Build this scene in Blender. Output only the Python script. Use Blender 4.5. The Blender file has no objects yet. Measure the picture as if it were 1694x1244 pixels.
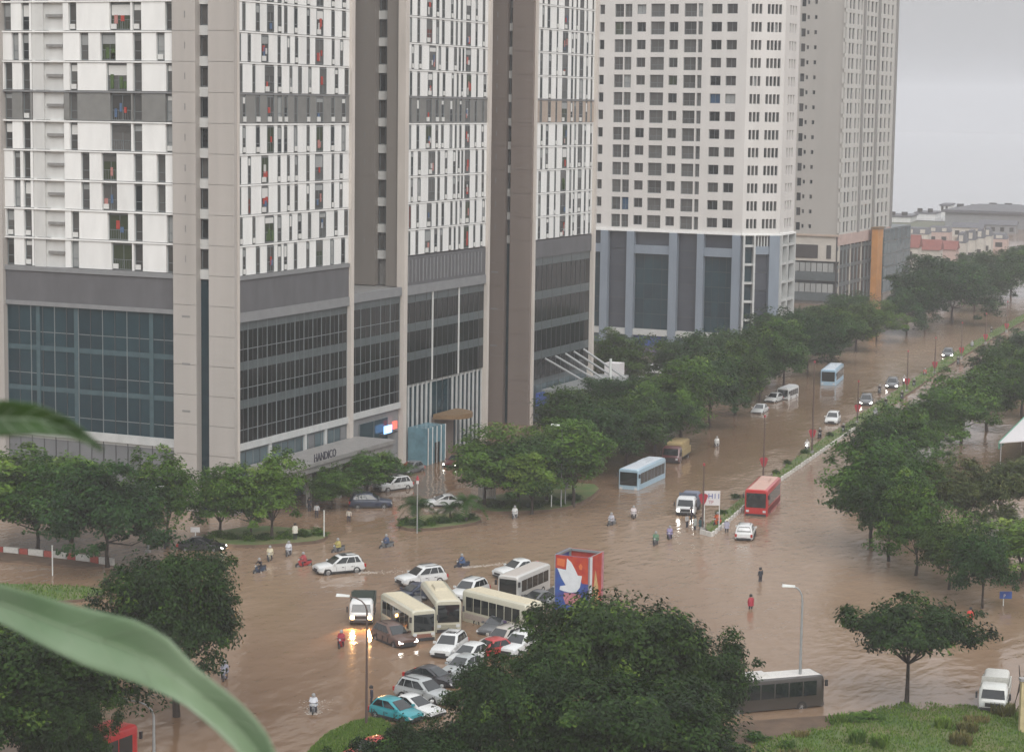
import bpy, math, random
import numpy as np
from mathutils import Vector
random.seed(7); RNG = np.random.default_rng(7)
SC = bpy.context.scene
COL = SC.collection

# ---------------------------------------------------------------- camera
W_, H_ = 1694, 1244
FPX, HC = 3600.0, 43.0
YAW, ROLL, PITCH = math.radians(24.7), math.radians(.8), math.atan(447 / 3600)
_fh = np.array([-math.sin(YAW), math.cos(YAW), 0]); _r0 = np.array([math.cos(YAW), math.sin(YAW), 0]); _z = np.array([0, 0, 1.])
CF = _fh * math.cos(PITCH) - _z * math.sin(PITCH); _u0 = _fh * math.sin(PITCH) + _z * math.cos(PITCH)
CR = _r0 * math.cos(ROLL) + _u0 * math.sin(ROLL); CU = -_r0 * math.sin(ROLL) + _u0 * math.cos(ROLL)
CC = np.array([0, 0, HC])
cam = bpy.data.objects.new('camera', bpy.data.cameras.new('camera')); COL.objects.link(cam)
from mathutils import Matrix
cam.matrix_world = Matrix(((CR[0], CU[0], -CF[0], 0), (CR[1], CU[1], -CF[1], 0), (CR[2], CU[2], -CF[2], HC), (0, 0, 0, 1)))
cam.data.sensor_width = 36; cam.data.lens = 36 * FPX / W_
cam.data.clip_start = .1; cam.data.clip_end = 20000
cam.data.dof.use_dof = True; cam.data.dof.focus_distance = 230; cam.data.dof.aperture_fstop = 20
SC.camera = cam

# ---------------------------------------------------------------- sky, sun, exposure
SUN_EL, SUN_AZ = math.radians(42), math.radians(142)     # azimuth measured clockwise from +Y
wd = bpy.data.worlds.new('World'); SC.world = wd; wd.use_nodes = True
nt = wd.node_tree; bg = nt.nodes['Background']
sky = nt.nodes.new('ShaderNodeTexSky'); sky.sky_type = 'NISHITA'; sky.sun_disc = False
sky.sun_elevation = SUN_EL; sky.sun_rotation = SUN_AZ; sky.dust_density = 4; sky.air_density = 1.5
hs = nt.nodes.new('ShaderNodeHueSaturation'); hs.inputs['Saturation'].default_value = .12
nt.links.new(sky.outputs[0], hs.inputs['Color'])
mx = nt.nodes.new('ShaderNodeMix'); mx.data_type = 'RGBA'; mx.inputs[0].default_value = .86
# standard overcast sky: luminance rises from horizon to zenith as (1 + 2 sin el) / 3
tc = nt.nodes.new('ShaderNodeTexCoord'); sp = nt.nodes.new('ShaderNodeSeparateXYZ'); nt.links.new(tc.outputs['Generated'], sp.inputs[0])
ce = nt.nodes.new('ShaderNodeMath'); ce.operation = 'MULTIPLY_ADD'; ce.inputs[1].default_value = 1.95; ce.inputs[2].default_value = 1.0
cl = nt.nodes.new('ShaderNodeMath'); cl.operation = 'MAXIMUM'; cl.inputs[1].default_value = 0; nt.links.new(sp.outputs[2], cl.inputs[0]); nt.links.new(cl.outputs[0], ce.inputs[0])
vm = nt.nodes.new('ShaderNodeVectorMath'); vm.operation = 'SCALE'; vm.inputs[0].default_value = (2.6, 2.64, 2.75); nt.links.new(ce.outputs[0], vm.inputs['Scale']); nt.links.new(vm.outputs[0], mx.inputs[7])
nt.links.new(hs.outputs[0], mx.inputs[6]); nt.links.new(mx.outputs[2], bg.inputs['Color'])
bg.inputs['Strength'].default_value = .10
sl = bpy.data.lights.new('sun', 'SUN'); sl.energy = 1.1; sl.angle = math.radians(50); sl.color = (1, .97, .93)
sun = bpy.data.objects.new('sun', sl); COL.objects.link(sun)
sd = Vector((math.sin(SUN_AZ) * math.cos(SUN_EL), math.cos(SUN_AZ) * math.cos(SUN_EL), math.sin(SUN_EL)))
sun.rotation_euler = (-sd).to_track_quat('-Z', 'Y').to_euler(); sun.location = (0, 0, 200)
SC.view_settings.view_transform = 'Standard'; SC.view_settings.look = 'None'; SC.view_settings.gamma = 1
SC.view_settings.exposure = 0.86
SC.render.engine = 'CYCLES'; cy = SC.cycles
cy.use_denoising = True; cy.max_bounces = 6; cy.diffuse_bounces = 3; cy.glossy_bounces = 3; cy.transmission_bounces = 3
cy.volume_bounces = 1; cy.sample_clamp_indirect = 4; cy.use_adaptive_sampling = True; cy.adaptive_threshold = .02

# ---------------------------------------------------------------- pixel helpers (a pixel gives a direction only)
def ray(x, y): return CF * FPX + (x - 847) * CR - (y - 622) * CU
def G(x, y, z=0.):
    d = ray(x, y); return CC + d * ((z - HC) / d[2])
def onX(x, y, X):
    d = ray(x, y); return CC + d * (X / d[0])
def onY(x, y, Y):
    d = ray(x, y); return CC + d * (Y / d[1])
def mpp(p): return float((np.array(p) - CC) @ CF) / FPX          # metres per photo pixel at a point
def zat(p, x, y):                                               # height of pixel (x,y) over the ground point p
    d = ray(x, y); return float(HC + d[2] * math.hypot(p[0], p[1]) / math.hypot(d[0], d[1]))

# ---------------------------------------------------------------- materials
MATS = {}
def mat(name, col, rough=.6, var=0., vscale=3., col2=None, bump=0., bscale=20., metal=0., spec=.5, objrand=0., emis=None, estr=0., objcol=False, coat=0., stretch=None, detail=4):
    if name in MATS: return MATS[name]
    m = bpy.data.materials.new(name); m.use_nodes = True; t = m.node_tree; b = t.nodes['Principled BSDF']
    b.inputs['Roughness'].default_value = rough; b.inputs['Metallic'].default_value = metal
    b.inputs['Specular IOR Level'].default_value = spec; b.inputs['Coat Weight'].default_value = coat
    b.inputs['Coat Roughness'].default_value = .08
    c4 = tuple(col) + (1,); src = None
    if objcol:
        oi = t.nodes.new('ShaderNodeObjectInfo'); src = oi.outputs['Color']
    if var > 0 or col2 is not None:
        geo = t.nodes.new('ShaderNodeNewGeometry'); mp = t.nodes.new('ShaderNodeMapping'); t.links.new(geo.outputs['Position'], mp.inputs[0])
        if stretch: mp.inputs['Scale'].default_value = stretch
        nz = t.nodes.new('ShaderNodeTexNoise'); nz.inputs['Scale'].default_value = vscale; nz.inputs['Detail'].default_value = detail
        t.links.new(mp.outputs[0], nz.inputs['Vector'])
        mr = t.nodes.new('ShaderNodeMapRange'); mr.inputs[1].default_value = .32; mr.inputs[2].default_value = .68
        t.links.new(nz.outputs['Fac'], mr.inputs[0])
        x = t.nodes.new('ShaderNodeMix'); x.data_type = 'RGBA'; t.links.new(mr.outputs[0], x.inputs[0])
        if src is None:
            x.inputs[6].default_value = c4
            x.inputs[7].default_value = tuple(col2) + (1,) if col2 else tuple(max(0, c * (1 - var)) for c in col) + (1,)
        else:
            ml = t.nodes.new('ShaderNodeMix'); ml.data_type = 'RGBA'; ml.blend_type = 'MULTIPLY'; ml.inputs[0].default_value = 1
            t.links.new(src, ml.inputs[6]); ml.inputs[7].default_value = (1 - var, 1 - var, 1 - var, 1)
            t.links.new(src, x.inputs[6]); t.links.new(ml.outputs[2], x.inputs[7])
        src = x.outputs[2]
    if objrand > 0:
        oi = t.nodes.new('ShaderNodeObjectInfo'); mr = t.nodes.new('ShaderNodeMapRange'); t.links.new(oi.outputs['Random'], mr.inputs[0])
        mr.inputs[3].default_value = 1 - objrand; mr.inputs[4].default_value = 1 + objrand
        h = t.nodes.new('ShaderNodeHueSaturation'); t.links.new(mr.outputs[0], h.inputs['Value'])
        if src is not None: t.links.new(src, h.inputs['Color'])
        else: h.inputs['Color'].default_value = c4
        src = h.outputs[0]
    if src is not None: t.links.new(src, b.inputs['Base Color'])
    else: b.inputs['Base Color'].default_value = c4
    if bump > 0:
        geo = t.nodes.new('ShaderNodeNewGeometry'); nz = t.nodes.new('ShaderNodeTexNoise'); nz.inputs['Scale'].default_value = bscale; nz.inputs['Detail'].default_value = 3
        t.links.new(geo.outputs['Position'], nz.inputs['Vector']); bp = t.nodes.new('ShaderNodeBump'); bp.inputs['Strength'].default_value = bump; bp.inputs['Distance'].default_value = .05
        t.links.new(nz.outputs['Fac'], bp.inputs['Height']); t.links.new(bp.outputs[0], b.inputs['Normal'])
    if emis: b.inputs['Emission Color'].default_value = tuple(emis) + (1,); b.inputs['Emission Strength'].default_value = estr
    MATS[name] = m; return m

def leaf_mat(name, dark, light, third=None, transl=.25, rough=.45):
    m = bpy.data.materials.new(name); m.use_nodes = True; t = m.node_tree; b = t.nodes['Principled BSDF']; out = t.nodes['Material Output']
    geo = t.nodes.new('ShaderNodeNewGeometry'); rp = t.nodes.new('ShaderNodeValToRGB'); at_ = t.nodes.new('ShaderNodeAttribute'); at_.attribute_name = 'tint'; t.links.new(at_.outputs['Fac'] if name not in ('grass_blade', 'dry_blade') else geo.outputs['Random Per Island'], rp.inputs[0])
    e = rp.color_ramp.elements; e[0].color = tuple(dark) + (1,); e[1].color = tuple(light) + (1,)
    if third: n = e.new(.93); n.color = tuple(light) + (1,); e[2].color = tuple(third) + (1,)
    oi = t.nodes.new('ShaderNodeObjectInfo'); mr = t.nodes.new('ShaderNodeMapRange'); t.links.new(oi.outputs['Random'], mr.inputs[0]); mr.inputs[3].default_value = .78; mr.inputs[4].default_value = 1.2
    mh = t.nodes.new('ShaderNodeMapRange'); t.links.new(oi.outputs['Random'], mh.inputs[0]); mh.inputs[3].default_value = .515; mh.inputs[4].default_value = .485
    h = t.nodes.new('ShaderNodeHueSaturation'); t.links.new(mr.outputs[0], h.inputs['Value']); t.links.new(mh.outputs[0], h.inputs['Hue']); t.links.new(rp.outputs[0], h.inputs['Color'])
    t.links.new(h.outputs[0], b.inputs['Base Color']); b.inputs['Roughness'].default_value = rough; b.inputs['Specular IOR Level'].default_value = .16
    tr = t.nodes.new('ShaderNodeBsdfTranslucent'); t.links.new(h.outputs[0], tr.inputs[0]); ms = t.nodes.new('ShaderNodeMixShader'); ms.inputs[0].default_value = transl
    t.links.new(b.outputs[0], ms.inputs[1]); t.links.new(tr.outputs[0], ms.inputs[2]); t.links.new(ms.outputs[0], out.inputs[0])
    MATS[name] = m; return m

mat('white_panel', (.80, .80, .78), .55, var=.10, vscale=.9, objrand=.05, stretch=(1, 1, .25))
mat('grey_panel', (.20, .20, .19), .6, var=.15, vscale=1.2, objrand=.06)
mat('tan_panel', (.42, .34, .28), .6, var=.12, vscale=1.2, objrand=.06)
mat('slot_wall', (.25, .245, .235), .7, var=.2, vscale=2)
mat('niche_wall', (.60, .60, .58), .6, var=.12, vscale=1.2, stretch=(1, 1, .2))
mat('beige_fin', (.43, .40, .37), .65, var=.17, vscale=.45, stretch=(1, 1, .06))
mat('taupe_fin', (.235, .212, .19), .65, var=.17, vscale=.45, stretch=(1, 1, .06))
mat('brown_fin', (.21, .172, .15), .65, var=.17, vscale=.45, stretch=(1, 1, .06))
mat('joint', (.34, .315, .29), .8, var=.5, vscale=.6)
mat('fin_edge', (.58, .53, .48), .55, var=.16, vscale=.8, stretch=(1, 1, .2))
mat('parapet', (.115, .115, .122), .6, var=.2, vscale=.7, stretch=(1, 1, .4))
mat('parapet_cap', (.23, .235, .24), .55, var=.15, vscale=1)
mat('dark_frame', (.045, .048, .05), .5)
mat('frame_grey', (.16, .18, .185), .45)
mat('frame_white', (.62, .62, .6), .5)
mat('spandrel', (.085, .105, .11), .35, var=.25, vscale=1.5)
mat('spandrel_teal', (.055, .10, .115), .25, var=.2, vscale=1.5)
mat('white_band', (.50, .51, .50), .5, var=.15, vscale=1)
def glass(name, a, b2, rough=.12, spec=.3):
    if name in MATS: return MATS[name]
    m = bpy.data.materials.new(name); m.use_nodes = True; t = m.node_tree; b = t.nodes['Principled BSDF']
    oi = t.nodes.new('ShaderNodeObjectInfo'); rp = t.nodes.new('ShaderNodeMix'); rp.data_type = 'RGBA'
    geo = t.nodes.new('ShaderNodeNewGeometry'); nz = t.nodes.new('ShaderNodeTexNoise'); nz.inputs['Scale'].default_value = .55; nz.inputs['Detail'].default_value = 3
    t.links.new(geo.outputs['Position'], nz.inputs['Vector'])
    ad = t.nodes.new('ShaderNodeMath'); ad.operation = 'MULTIPLY_ADD'; t.links.new(nz.outputs['Fac'], ad.inputs[0]); ad.inputs[1].default_value = .45; 
    m2 = t.nodes.new('ShaderNodeMath'); m2.operation = 'MULTIPLY_ADD'; t.links.new(oi.outputs['Random'], m2.inputs[0]); m2.inputs[1].default_value = .28; m2.inputs[2].default_value = -.05
    t.links.new(m2.outputs[0], ad.inputs[2]); ad.use_clamp = True
    t.links.new(ad.outputs[0], rp.inputs[0]); rp.inputs[6].default_value = tuple(a) + (1,); rp.inputs[7].default_value = tuple(b2) + (1,)
    t.links.new(rp.outputs[2], b.inputs['Base Color']); b.inputs['Roughness'].default_value = rough; b.inputs['Specular IOR Level'].default_value = spec
    MATS[name] = m; return m
glass('glass_teal', (.004, .016, .024), (.026, .075, .092))
glass('glass_dark', (.004, .006, .007), (.016, .022, .022))
glass('glass_shop', (.05, .075, .085), (.14, .20, .22))
glass('glass_greyshop', (.12, .125, .13), (.25, .26, .27))
glass('glass_win', (.02, .02, .02), (.12, .115, .105), .25)
glass('glass_grey', (.05, .05, .048), (.17, .165, .155), .3)
glass('glass_green', (.02, .03, .012), (.06, .075, .035), .5)
glass('glass_red', (.16, .03, .022), (.10, .05, .04), .6)
glass('glass_pale', (.22, .23, .23), (.42, .43, .42), .4)
glass('glass_blue', (.02, .06, .12), (.03, .09, .18), .3)
glass('glass_brown', (.035, .032, .032), (.085, .078, .075), .25)
glass('glass_slate', (.035, .042, .055), (.075, .085, .105), .2, .5)
glass('car_glass', (.006, .009, .010), (.02, .028, .030), .05, .9)
mat('b_wall', (.62, .60, .575), .65, var=.10, vscale=.4, stretch=(1, 1, .25))
mat('c_wall', (.36, .345, .32), .7, var=.10, vscale=.3, stretch=(1, 1, .2))
mat('c_white', (.50, .49, .46), .65, var=.12, vscale=.6)
mat('pilaster_blue', (.21, .25, .30), .5, var=.12, vscale=.8, stretch=(1, 1, .2))
mat('orange_clad', (.52, .24, .07), .6, var=.2, vscale=.5)
mat('concrete', (.32, .31, .30), .8, var=.2, vscale=1, bump=.2)
mat('canopy', (.27, .26, .25), .5, var=.2, vscale=1.2)
mat('steel', (.27, .28, .28), .5, metal=.2)
mat('gold', (.20, .125, .06), .5, var=.25, vscale=3)
mat('cyan_glass', (.12, .24, .29), .25, var=.35, vscale=1.0)
mat('cloth_red', (.42, .05, .035), .8, var=.3, vscale=5)
mat('cloth_pink', (.45, .20, .18), .8, var=.3, vscale=5)
mat('cloth_white', (.55, .55, .54), .8, var=.2, vscale=5)
mat('cloth_blue', (.08, .14, .25), .8, var=.3, vscale=5)
mat('cloth_green', (.03, .07, .02), .9, col2=(.08, .13, .03), vscale=9)
mat('lit_blue', (.2, .4, .8), .5, emis=(.25, .5, 1), estr=1.6)
mat('lit_white', (.8, .8, .8), .5, emis=(1, 1, 1), estr=1.8)
mat('lit_red', (.7, .1, .08), .5, emis=(1, .12, .08), estr=.9)
mat('sign_dark', (.03, .03, .045), .6)
mat('paint', (1, 1, 1), .32, objcol=True, coat=.6, var=.08, vscale=6)
mat('matte_obj', (1, 1, 1), .7, objcol=True, var=.18, vscale=9)
mat('rubber', (.018, .018, .018), .8)
mat('rim', (.32, .33, .34), .35, metal=.6)
mat('plastic_dark', (.03, .03, .032), .6)
mat('head_off', (.55, .57, .58), .15)
mat('head_on', (.9, .9, .85), .3, emis=(1, .96, .86), estr=14)
mat('head_amber', (.9, .6, .3), .3, emis=(1, .5, .16), estr=30)
mat('tail_red', (.35, .015, .012), .3)
mat('tail_lit', (.6, .03, .02), .3, emis=(1, .06, .03), estr=5)
mat('pole', (.30, .31, .31), .5, var=.15, vscale=3)
mat('pole_dark', (.10, .07, .06), .55)
mat('lamp_white', (.66, .68, .66), .4)
mat('red_sign', (.33, .025, .04), .5, var=.15, vscale=4)
mat('kerb_white', (.62, .60, .56), .7, var=.22, vscale=4, objrand=.08)
mat('kerb_red', (.38, .08, .06), .7, var=.25, vscale=4)
mat('soil', (.13, .085, .055), .9, var=.35, vscale=.8, bump=.5, bscale=3)
mat('grass', (.06, .12, .025), .9, col2=(.15, .14, .06), vscale=.35, bump=.6, bscale=8)
mat('bark', (.055, .042, .032), .9, var=.35, vscale=6, bump=.5)
mat('skin', (.42, .26, .19), .6)
mat('trousers', (.03, .032, .045), .8)
mat('terrain', (.10, .115, .07), .95, col2=(.15, .14, .11), vscale=.02)
mat('lake', (.33, .335, .34), .12, var=.1, vscale=.01)
mat('roof_red', (.22, .08, .065), .8, var=.2, vscale=1)
mat('roof_grey', (.12, .12, .13), .8, var=.2, vscale=1)
mat('house_wall', (.50, .47, .42), .8, var=.15, vscale=.7)
mat('house_pink', (.48, .36, .32), .8, var=.15, vscale=.7)
mat('yellow_wall', (.55, .46, .26), .8, var=.25, vscale=2)
mat('board_white', (.62, .60, .60), .6)
mat('art_blue', (.035, .11, .36), .5, col2=(.05, .06, .24), vscale=1.4)
mat('art_red', (.38, .03, .025), .5, col2=(.46, .07, .03), vscale=1.6)
mat('art_orange', (.60, .15, .05), .5)
mat('art_white', (.68, .72, .75), .5, var=.12, vscale=2)
mat('art_pink', (.55, .22, .26), .5, var=.35, vscale=3)
mat('art_tan', (.62, .44, .20), .5, var=.3, vscale=3)
mat('tarp_green', (.06, .28, .18), .6, var=.2, vscale=2)
mat('foam', (.34, .30, .26), .6)
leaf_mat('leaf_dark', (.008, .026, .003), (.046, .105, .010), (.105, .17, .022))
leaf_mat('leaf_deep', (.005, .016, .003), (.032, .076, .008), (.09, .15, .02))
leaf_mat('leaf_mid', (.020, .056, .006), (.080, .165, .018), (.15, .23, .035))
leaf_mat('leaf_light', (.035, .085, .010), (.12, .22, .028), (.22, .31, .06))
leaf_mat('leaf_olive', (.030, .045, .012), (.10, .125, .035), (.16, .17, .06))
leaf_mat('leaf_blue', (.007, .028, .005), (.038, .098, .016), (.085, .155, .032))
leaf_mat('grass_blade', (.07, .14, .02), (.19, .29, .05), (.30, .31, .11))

# flood water: opaque muddy water, wind ripples from noise bump, glossy
def water_mat():
    m = bpy.data.materials.new('flood_water'); m.use_nodes = True; t = m.node_tree; b = t.nodes['Principled BSDF']
    geo = t.nodes.new('ShaderNodeNewGeometry')
    mp = t.nodes.new('ShaderNodeMapping'); t.links.new(geo.outputs['Position'], mp.inputs[0]); mp.inputs['Rotation'].default_value = (0, 0, .35); mp.inputs['Scale'].default_value = (.03, .012, 1)
    nz = t.nodes.new('ShaderNodeTexNoise'); nz.inputs['Scale'].default_value = 1; nz.inputs['Detail'].default_value = 6; t.links.new(mp.outputs[0], nz.inputs['Vector'])
    rp = t.nodes.new('ShaderNodeValToRGB'); t.links.new(nz.outputs['Fac'], rp.inputs[0]); e = rp.color_ramp.elements
    e[0].position = .3; e[0].color = (.158, .092, .050, 1); e[1].position = .72; e[1].color = (.31, .220, .152, 1)
    t.links.new(rp.outputs[0], b.inputs['Base Color'])
    # patches of smoother and rougher wind-blown surface
    mr = t.nodes.new('ShaderNodeMapRange'); t.links.new(nz.outputs['Fac'], mr.inputs[0]); mr.inputs[1].default_value = .3; mr.inputs[2].default_value = .7; mr.inputs[3].default_value = .05; mr.inputs[4].default_value = .19
    t.links.new(mr.outputs[0], b.inputs['Roughness']); b.inputs['IOR'].default_value = 1.4
    last = None
    for sc, st, dist, rot in ((.27, .6, .27, .5), (1.15, .7, .12, -.4), (4.0, .35, .03, .2)):
        m2 = t.nodes.new('ShaderNodeMapping'); t.links.new(geo.outputs['Position'], m2.inputs[0]); m2.inputs['Rotation'].default_value = (0, 0, rot); m2.inputs['Scale'].default_value = (1, .55, 1)
        n2 = t.nodes.new('ShaderNodeTexNoise'); n2.inputs['Scale'].default_value = sc; n2.inputs['Detail'].default_value = 2; t.links.new(m2.outputs[0], n2.inputs['Vector'])
        bp = t.nodes.new('ShaderNodeBump'); bp.inputs['Strength'].default_value = st; bp.inputs['Distance'].default_value = dist
        t.links.new(n2.outputs['Fac'], bp.inputs['Height'])
        if last:      # calm and ruffled patches
            t.links.new(last.outputs[0], bp.inputs['Normal']); rs = t.nodes.new('ShaderNodeMapRange'); t.links.new(nz.outputs['Fac'], rs.inputs[0]); rs.inputs[1].default_value = .36; rs.inputs[2].default_value = .62; rs.inputs[3].default_value = .18; rs.inputs[4].default_value = st * 1.15; t.links.new(rs.outputs[0], bp.inputs['Strength'])
        last = bp
    t.links.new(last.outputs[0], b.inputs['Normal']); MATS['flood_water'] = m
water_mat()

# ---------------------------------------------------------------- mesh builder
class MB:
    def __init__(s): s.v = []; s.f = []; s.m = []
    def add(s, vs, fs, m=0):
        o = len(s.v); s.v += [tuple(float(c) for c in p) for p in vs]; s.f += [tuple(i + o for i in f) for f in fs]; s.m += [m] * len(fs); return s
    def box(s, x0, x1, y0, y1, z0, z1, m=0):
        return s.add([(x0, y0, z0), (x1, y0, z0), (x1, y1, z0), (x0, y1, z0), (x0, y0, z1), (x1, y0, z1), (x1, y1, z1), (x0, y1, z1)],
                     [(0, 3, 2, 1), (4, 5, 6, 7), (0, 1, 5, 4), (1, 2, 6, 5), (2, 3, 7, 6), (3, 0, 4, 7)], m)
    def hexa(s, p, m=0):    # 8 points: bottom ring then top ring
        return s.add(p, [(0, 3, 2, 1), (4, 5, 6, 7), (0, 1, 5, 4), (1, 2, 6, 5), (2, 3, 7, 6), (3, 0, 4, 7)], m)
    def prism(s, poly, z0, z1, m=0, top=None):
        n = len(poly); return s.add([(x, y, z0) for x, y in poly] + [(x, y, z1) for x, y in (top or poly)],
                     [tuple(range(n))[::-1], tuple(range(n, 2 * n))] + [(i, (i + 1) % n, (i + 1) % n + n, i + n) for i in range(n)], m)
    def tube(s, pts, rad, n=8, m=0, cap=True):
        pts = [np.array(p, float) for p in pts]; o = len(s.v); vs = []; fs = []
        for i, p in enumerate(pts):
            d = pts[min(i + 1, len(pts) - 1)] - pts[max(i - 1, 0)]; d = d / (np.linalg.norm(d) + 1e-9)
            a = np.cross(d, (0, 0, 1.)) if abs(d[2]) < .95 else np.cross(d, (1., 0, 0)); a /= np.linalg.norm(a); b = np.cross(d, a)
            r = rad[i] if hasattr(rad, '__len__') else rad
            for k in range(n):
                t = 2 * math.pi * k / n; vs.append(p + r * (math.cos(t) * a + math.sin(t) * b))
        for i in range(len(pts) - 1):
            for k in range(n): fs.append((i * n + k, i * n + (k + 1) % n, (i + 1) * n + (k + 1) % n, (i + 1) * n + k))
        if cap: fs.append(tuple(range(n))[::-1]); fs.append(tuple(range((len(pts) - 1) * n, len(pts) * n)))
        return s.add(vs, fs, m)
    def loft(s, rings, m=0, cap=True):
        n = len(rings[0]); vs = [p for r in rings for p in r]; fs = []
        for i in range(len(rings) - 1):
            for k in range(n): fs.append((i * n + k, i * n + (k + 1) % n, (i + 1) * n + (k + 1) % n, (i + 1) * n + k))
        if cap: fs.append(tuple(range(n))[::-1]); fs.append(tuple(range((len(rings) - 1) * n, len(rings) * n)))
        return s.add(vs, fs, m)
    def mesh(s, name, mats, smooth=None):
        me = bpy.data.meshes.new(name); me.from_pydata(s.v, [], s.f)
        for k in (mats if isinstance(mats, (list, tuple)) else [mats]): me.materials.append(MATS[k])
        if any(s.m): me.polygons.foreach_set('material_index', s.m)
        if smooth is not None:
            me.polygons.foreach_set('use_smooth', [True] * len(me.polygons)); me.set_sharp_from_angle(angle=math.radians(smooth))
        me.update(); return me
    def build(s, name, mats, parent=None, smooth=None, world=True):
        o = link(name, s.mesh(name, mats, smooth), parent)
        if parent is not None and world: o.location = -parent.location
        return o
def link(name, data, parent=None, loc=None, rz=0.):
    o = bpy.data.objects.new(name, data); COL.objects.link(o)
    if parent is not None: o.parent = parent
    if loc is not None: o.location = loc
    if rz: o.rotation_euler = (0, 0, rz)
    return o
def tag(o, label=None, cat=None, group=None, kind=None):
    for k, v in (('label', label), ('category', cat), ('group', group), ('kind', kind)):
        if v: o[k] = v
    return o
def thing(name, label, cat, loc, group=None, rz=0.):
    return tag(link(name, None, None, [float(c) for c in loc], rz), label, cat, group)
def struct(o): o['kind'] = 'structure'; return o
def copy_tree(o, parent=None):
    c = o.copy(); COL.objects.link(c); c.parent = parent
    for ch in o.children: copy_tree(ch, c)
    return c

class Frame:    # a wall: s runs along it (left to right seen from outside), d is outward, z is up
    def __init__(f, ox, oy, ang): f.o = np.array([ox, oy]); f.ang = ang; f.a = np.array([math.cos(ang), math.sin(ang)]); f.n = np.array([math.sin(ang), -math.cos(ang)])
    def p(f, s, z, d=0.): q = f.o + f.a * s + f.n * d; return (q[0], q[1], z)
    def box(f, mb, s0, s1, z0, z1, d0, d1, m=0):
        return mb.hexa([f.p(s0, z0, d1), f.p(s1, z0, d1), f.p(s1, z0, d0), f.p(s0, z0, d0), f.p(s0, z1, d1), f.p(s1, z1, d1), f.p(s1, z1, d0), f.p(s0, z1, d0)], m)
CACHE = {}
def piece(fr, name, material, s0, s1, z0, z1, d0, d1, parent):     # one box piece of a wall, mesh shared by size
    w, h, t = round(s1 - s0, 2), round(z1 - z0, 2), round(d1 - d0, 2); key = (name, material, w, h, t)
    if key not in CACHE: CACHE[key] = MB().box(0, w, -t, 0, 0, h).mesh(name, material)
    q = Vector(fr.p(s0, z0, d0)); return link(name, CACHE[key], parent, q - parent.location, fr.ang)
WIN_MATS = ['glass_win'] * 6 + ['glass_grey'] * 4 + ['glass_dark'] * 3
def window(fr, s0, s1, z0, z1, d, parent, pane=None, frame='frame_grey', style=0, name='window'):
    w, h = round(s1 - s0, 1), round(z1 - z0, 1); key = ('win', w, h, frame, style)
    if key not in CACHE:
        m = MB(); e = .07
        m.box(0, e, -.08, 0, 0, h); m.box(w - e, w, -.08, 0, 0, h); m.box(e, w - e, -.08, 0, h - e, h); m.box(e, w - e, -.08, 0, 0, e)
        if style == 0:
            m.box(e, w - e, -.07, 0, h * .34, h * .34 + .06)
            if w > 1.3: m.box(w / 2 - .03, w / 2 + .03, -.065, 0, e, h - e)
        elif style == 1:      # balcony: railing bars over the lower part, door frame behind
            m.box(e, w - e, -.075, -.03, h * .38, h * .38 + .06)
            k = max(3, int(w / .28))
            for i in range(1, k): m.box(w * i / k - .015, w * i / k + .015, -.065, -.035, e, h * .38)
            m.box(w * .52 - .03, w * .52 + .03, -.03, 0, e, h - e)
        elif style == 2: m.box(w / 2 - .03, w / 2 + .03, -.07, 0, e, h - e)
        CACHE[key] = m.mesh(name, frame)
    pane = pane or random.choice(WIN_MATS); k2 = ('pane', w, h, pane)
    if k2 not in CACHE: CACHE[k2] = MB().box(.05, w - .05, -.02, .01, .05, h - .05).mesh('pane', pane)
    q = Vector(fr.p(s0, z0, d)); o = link(name, CACHE[key], parent, q - parent.location, fr.ang)
    link('pane', CACHE[k2], o, (0, 0, 0)); return o

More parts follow.
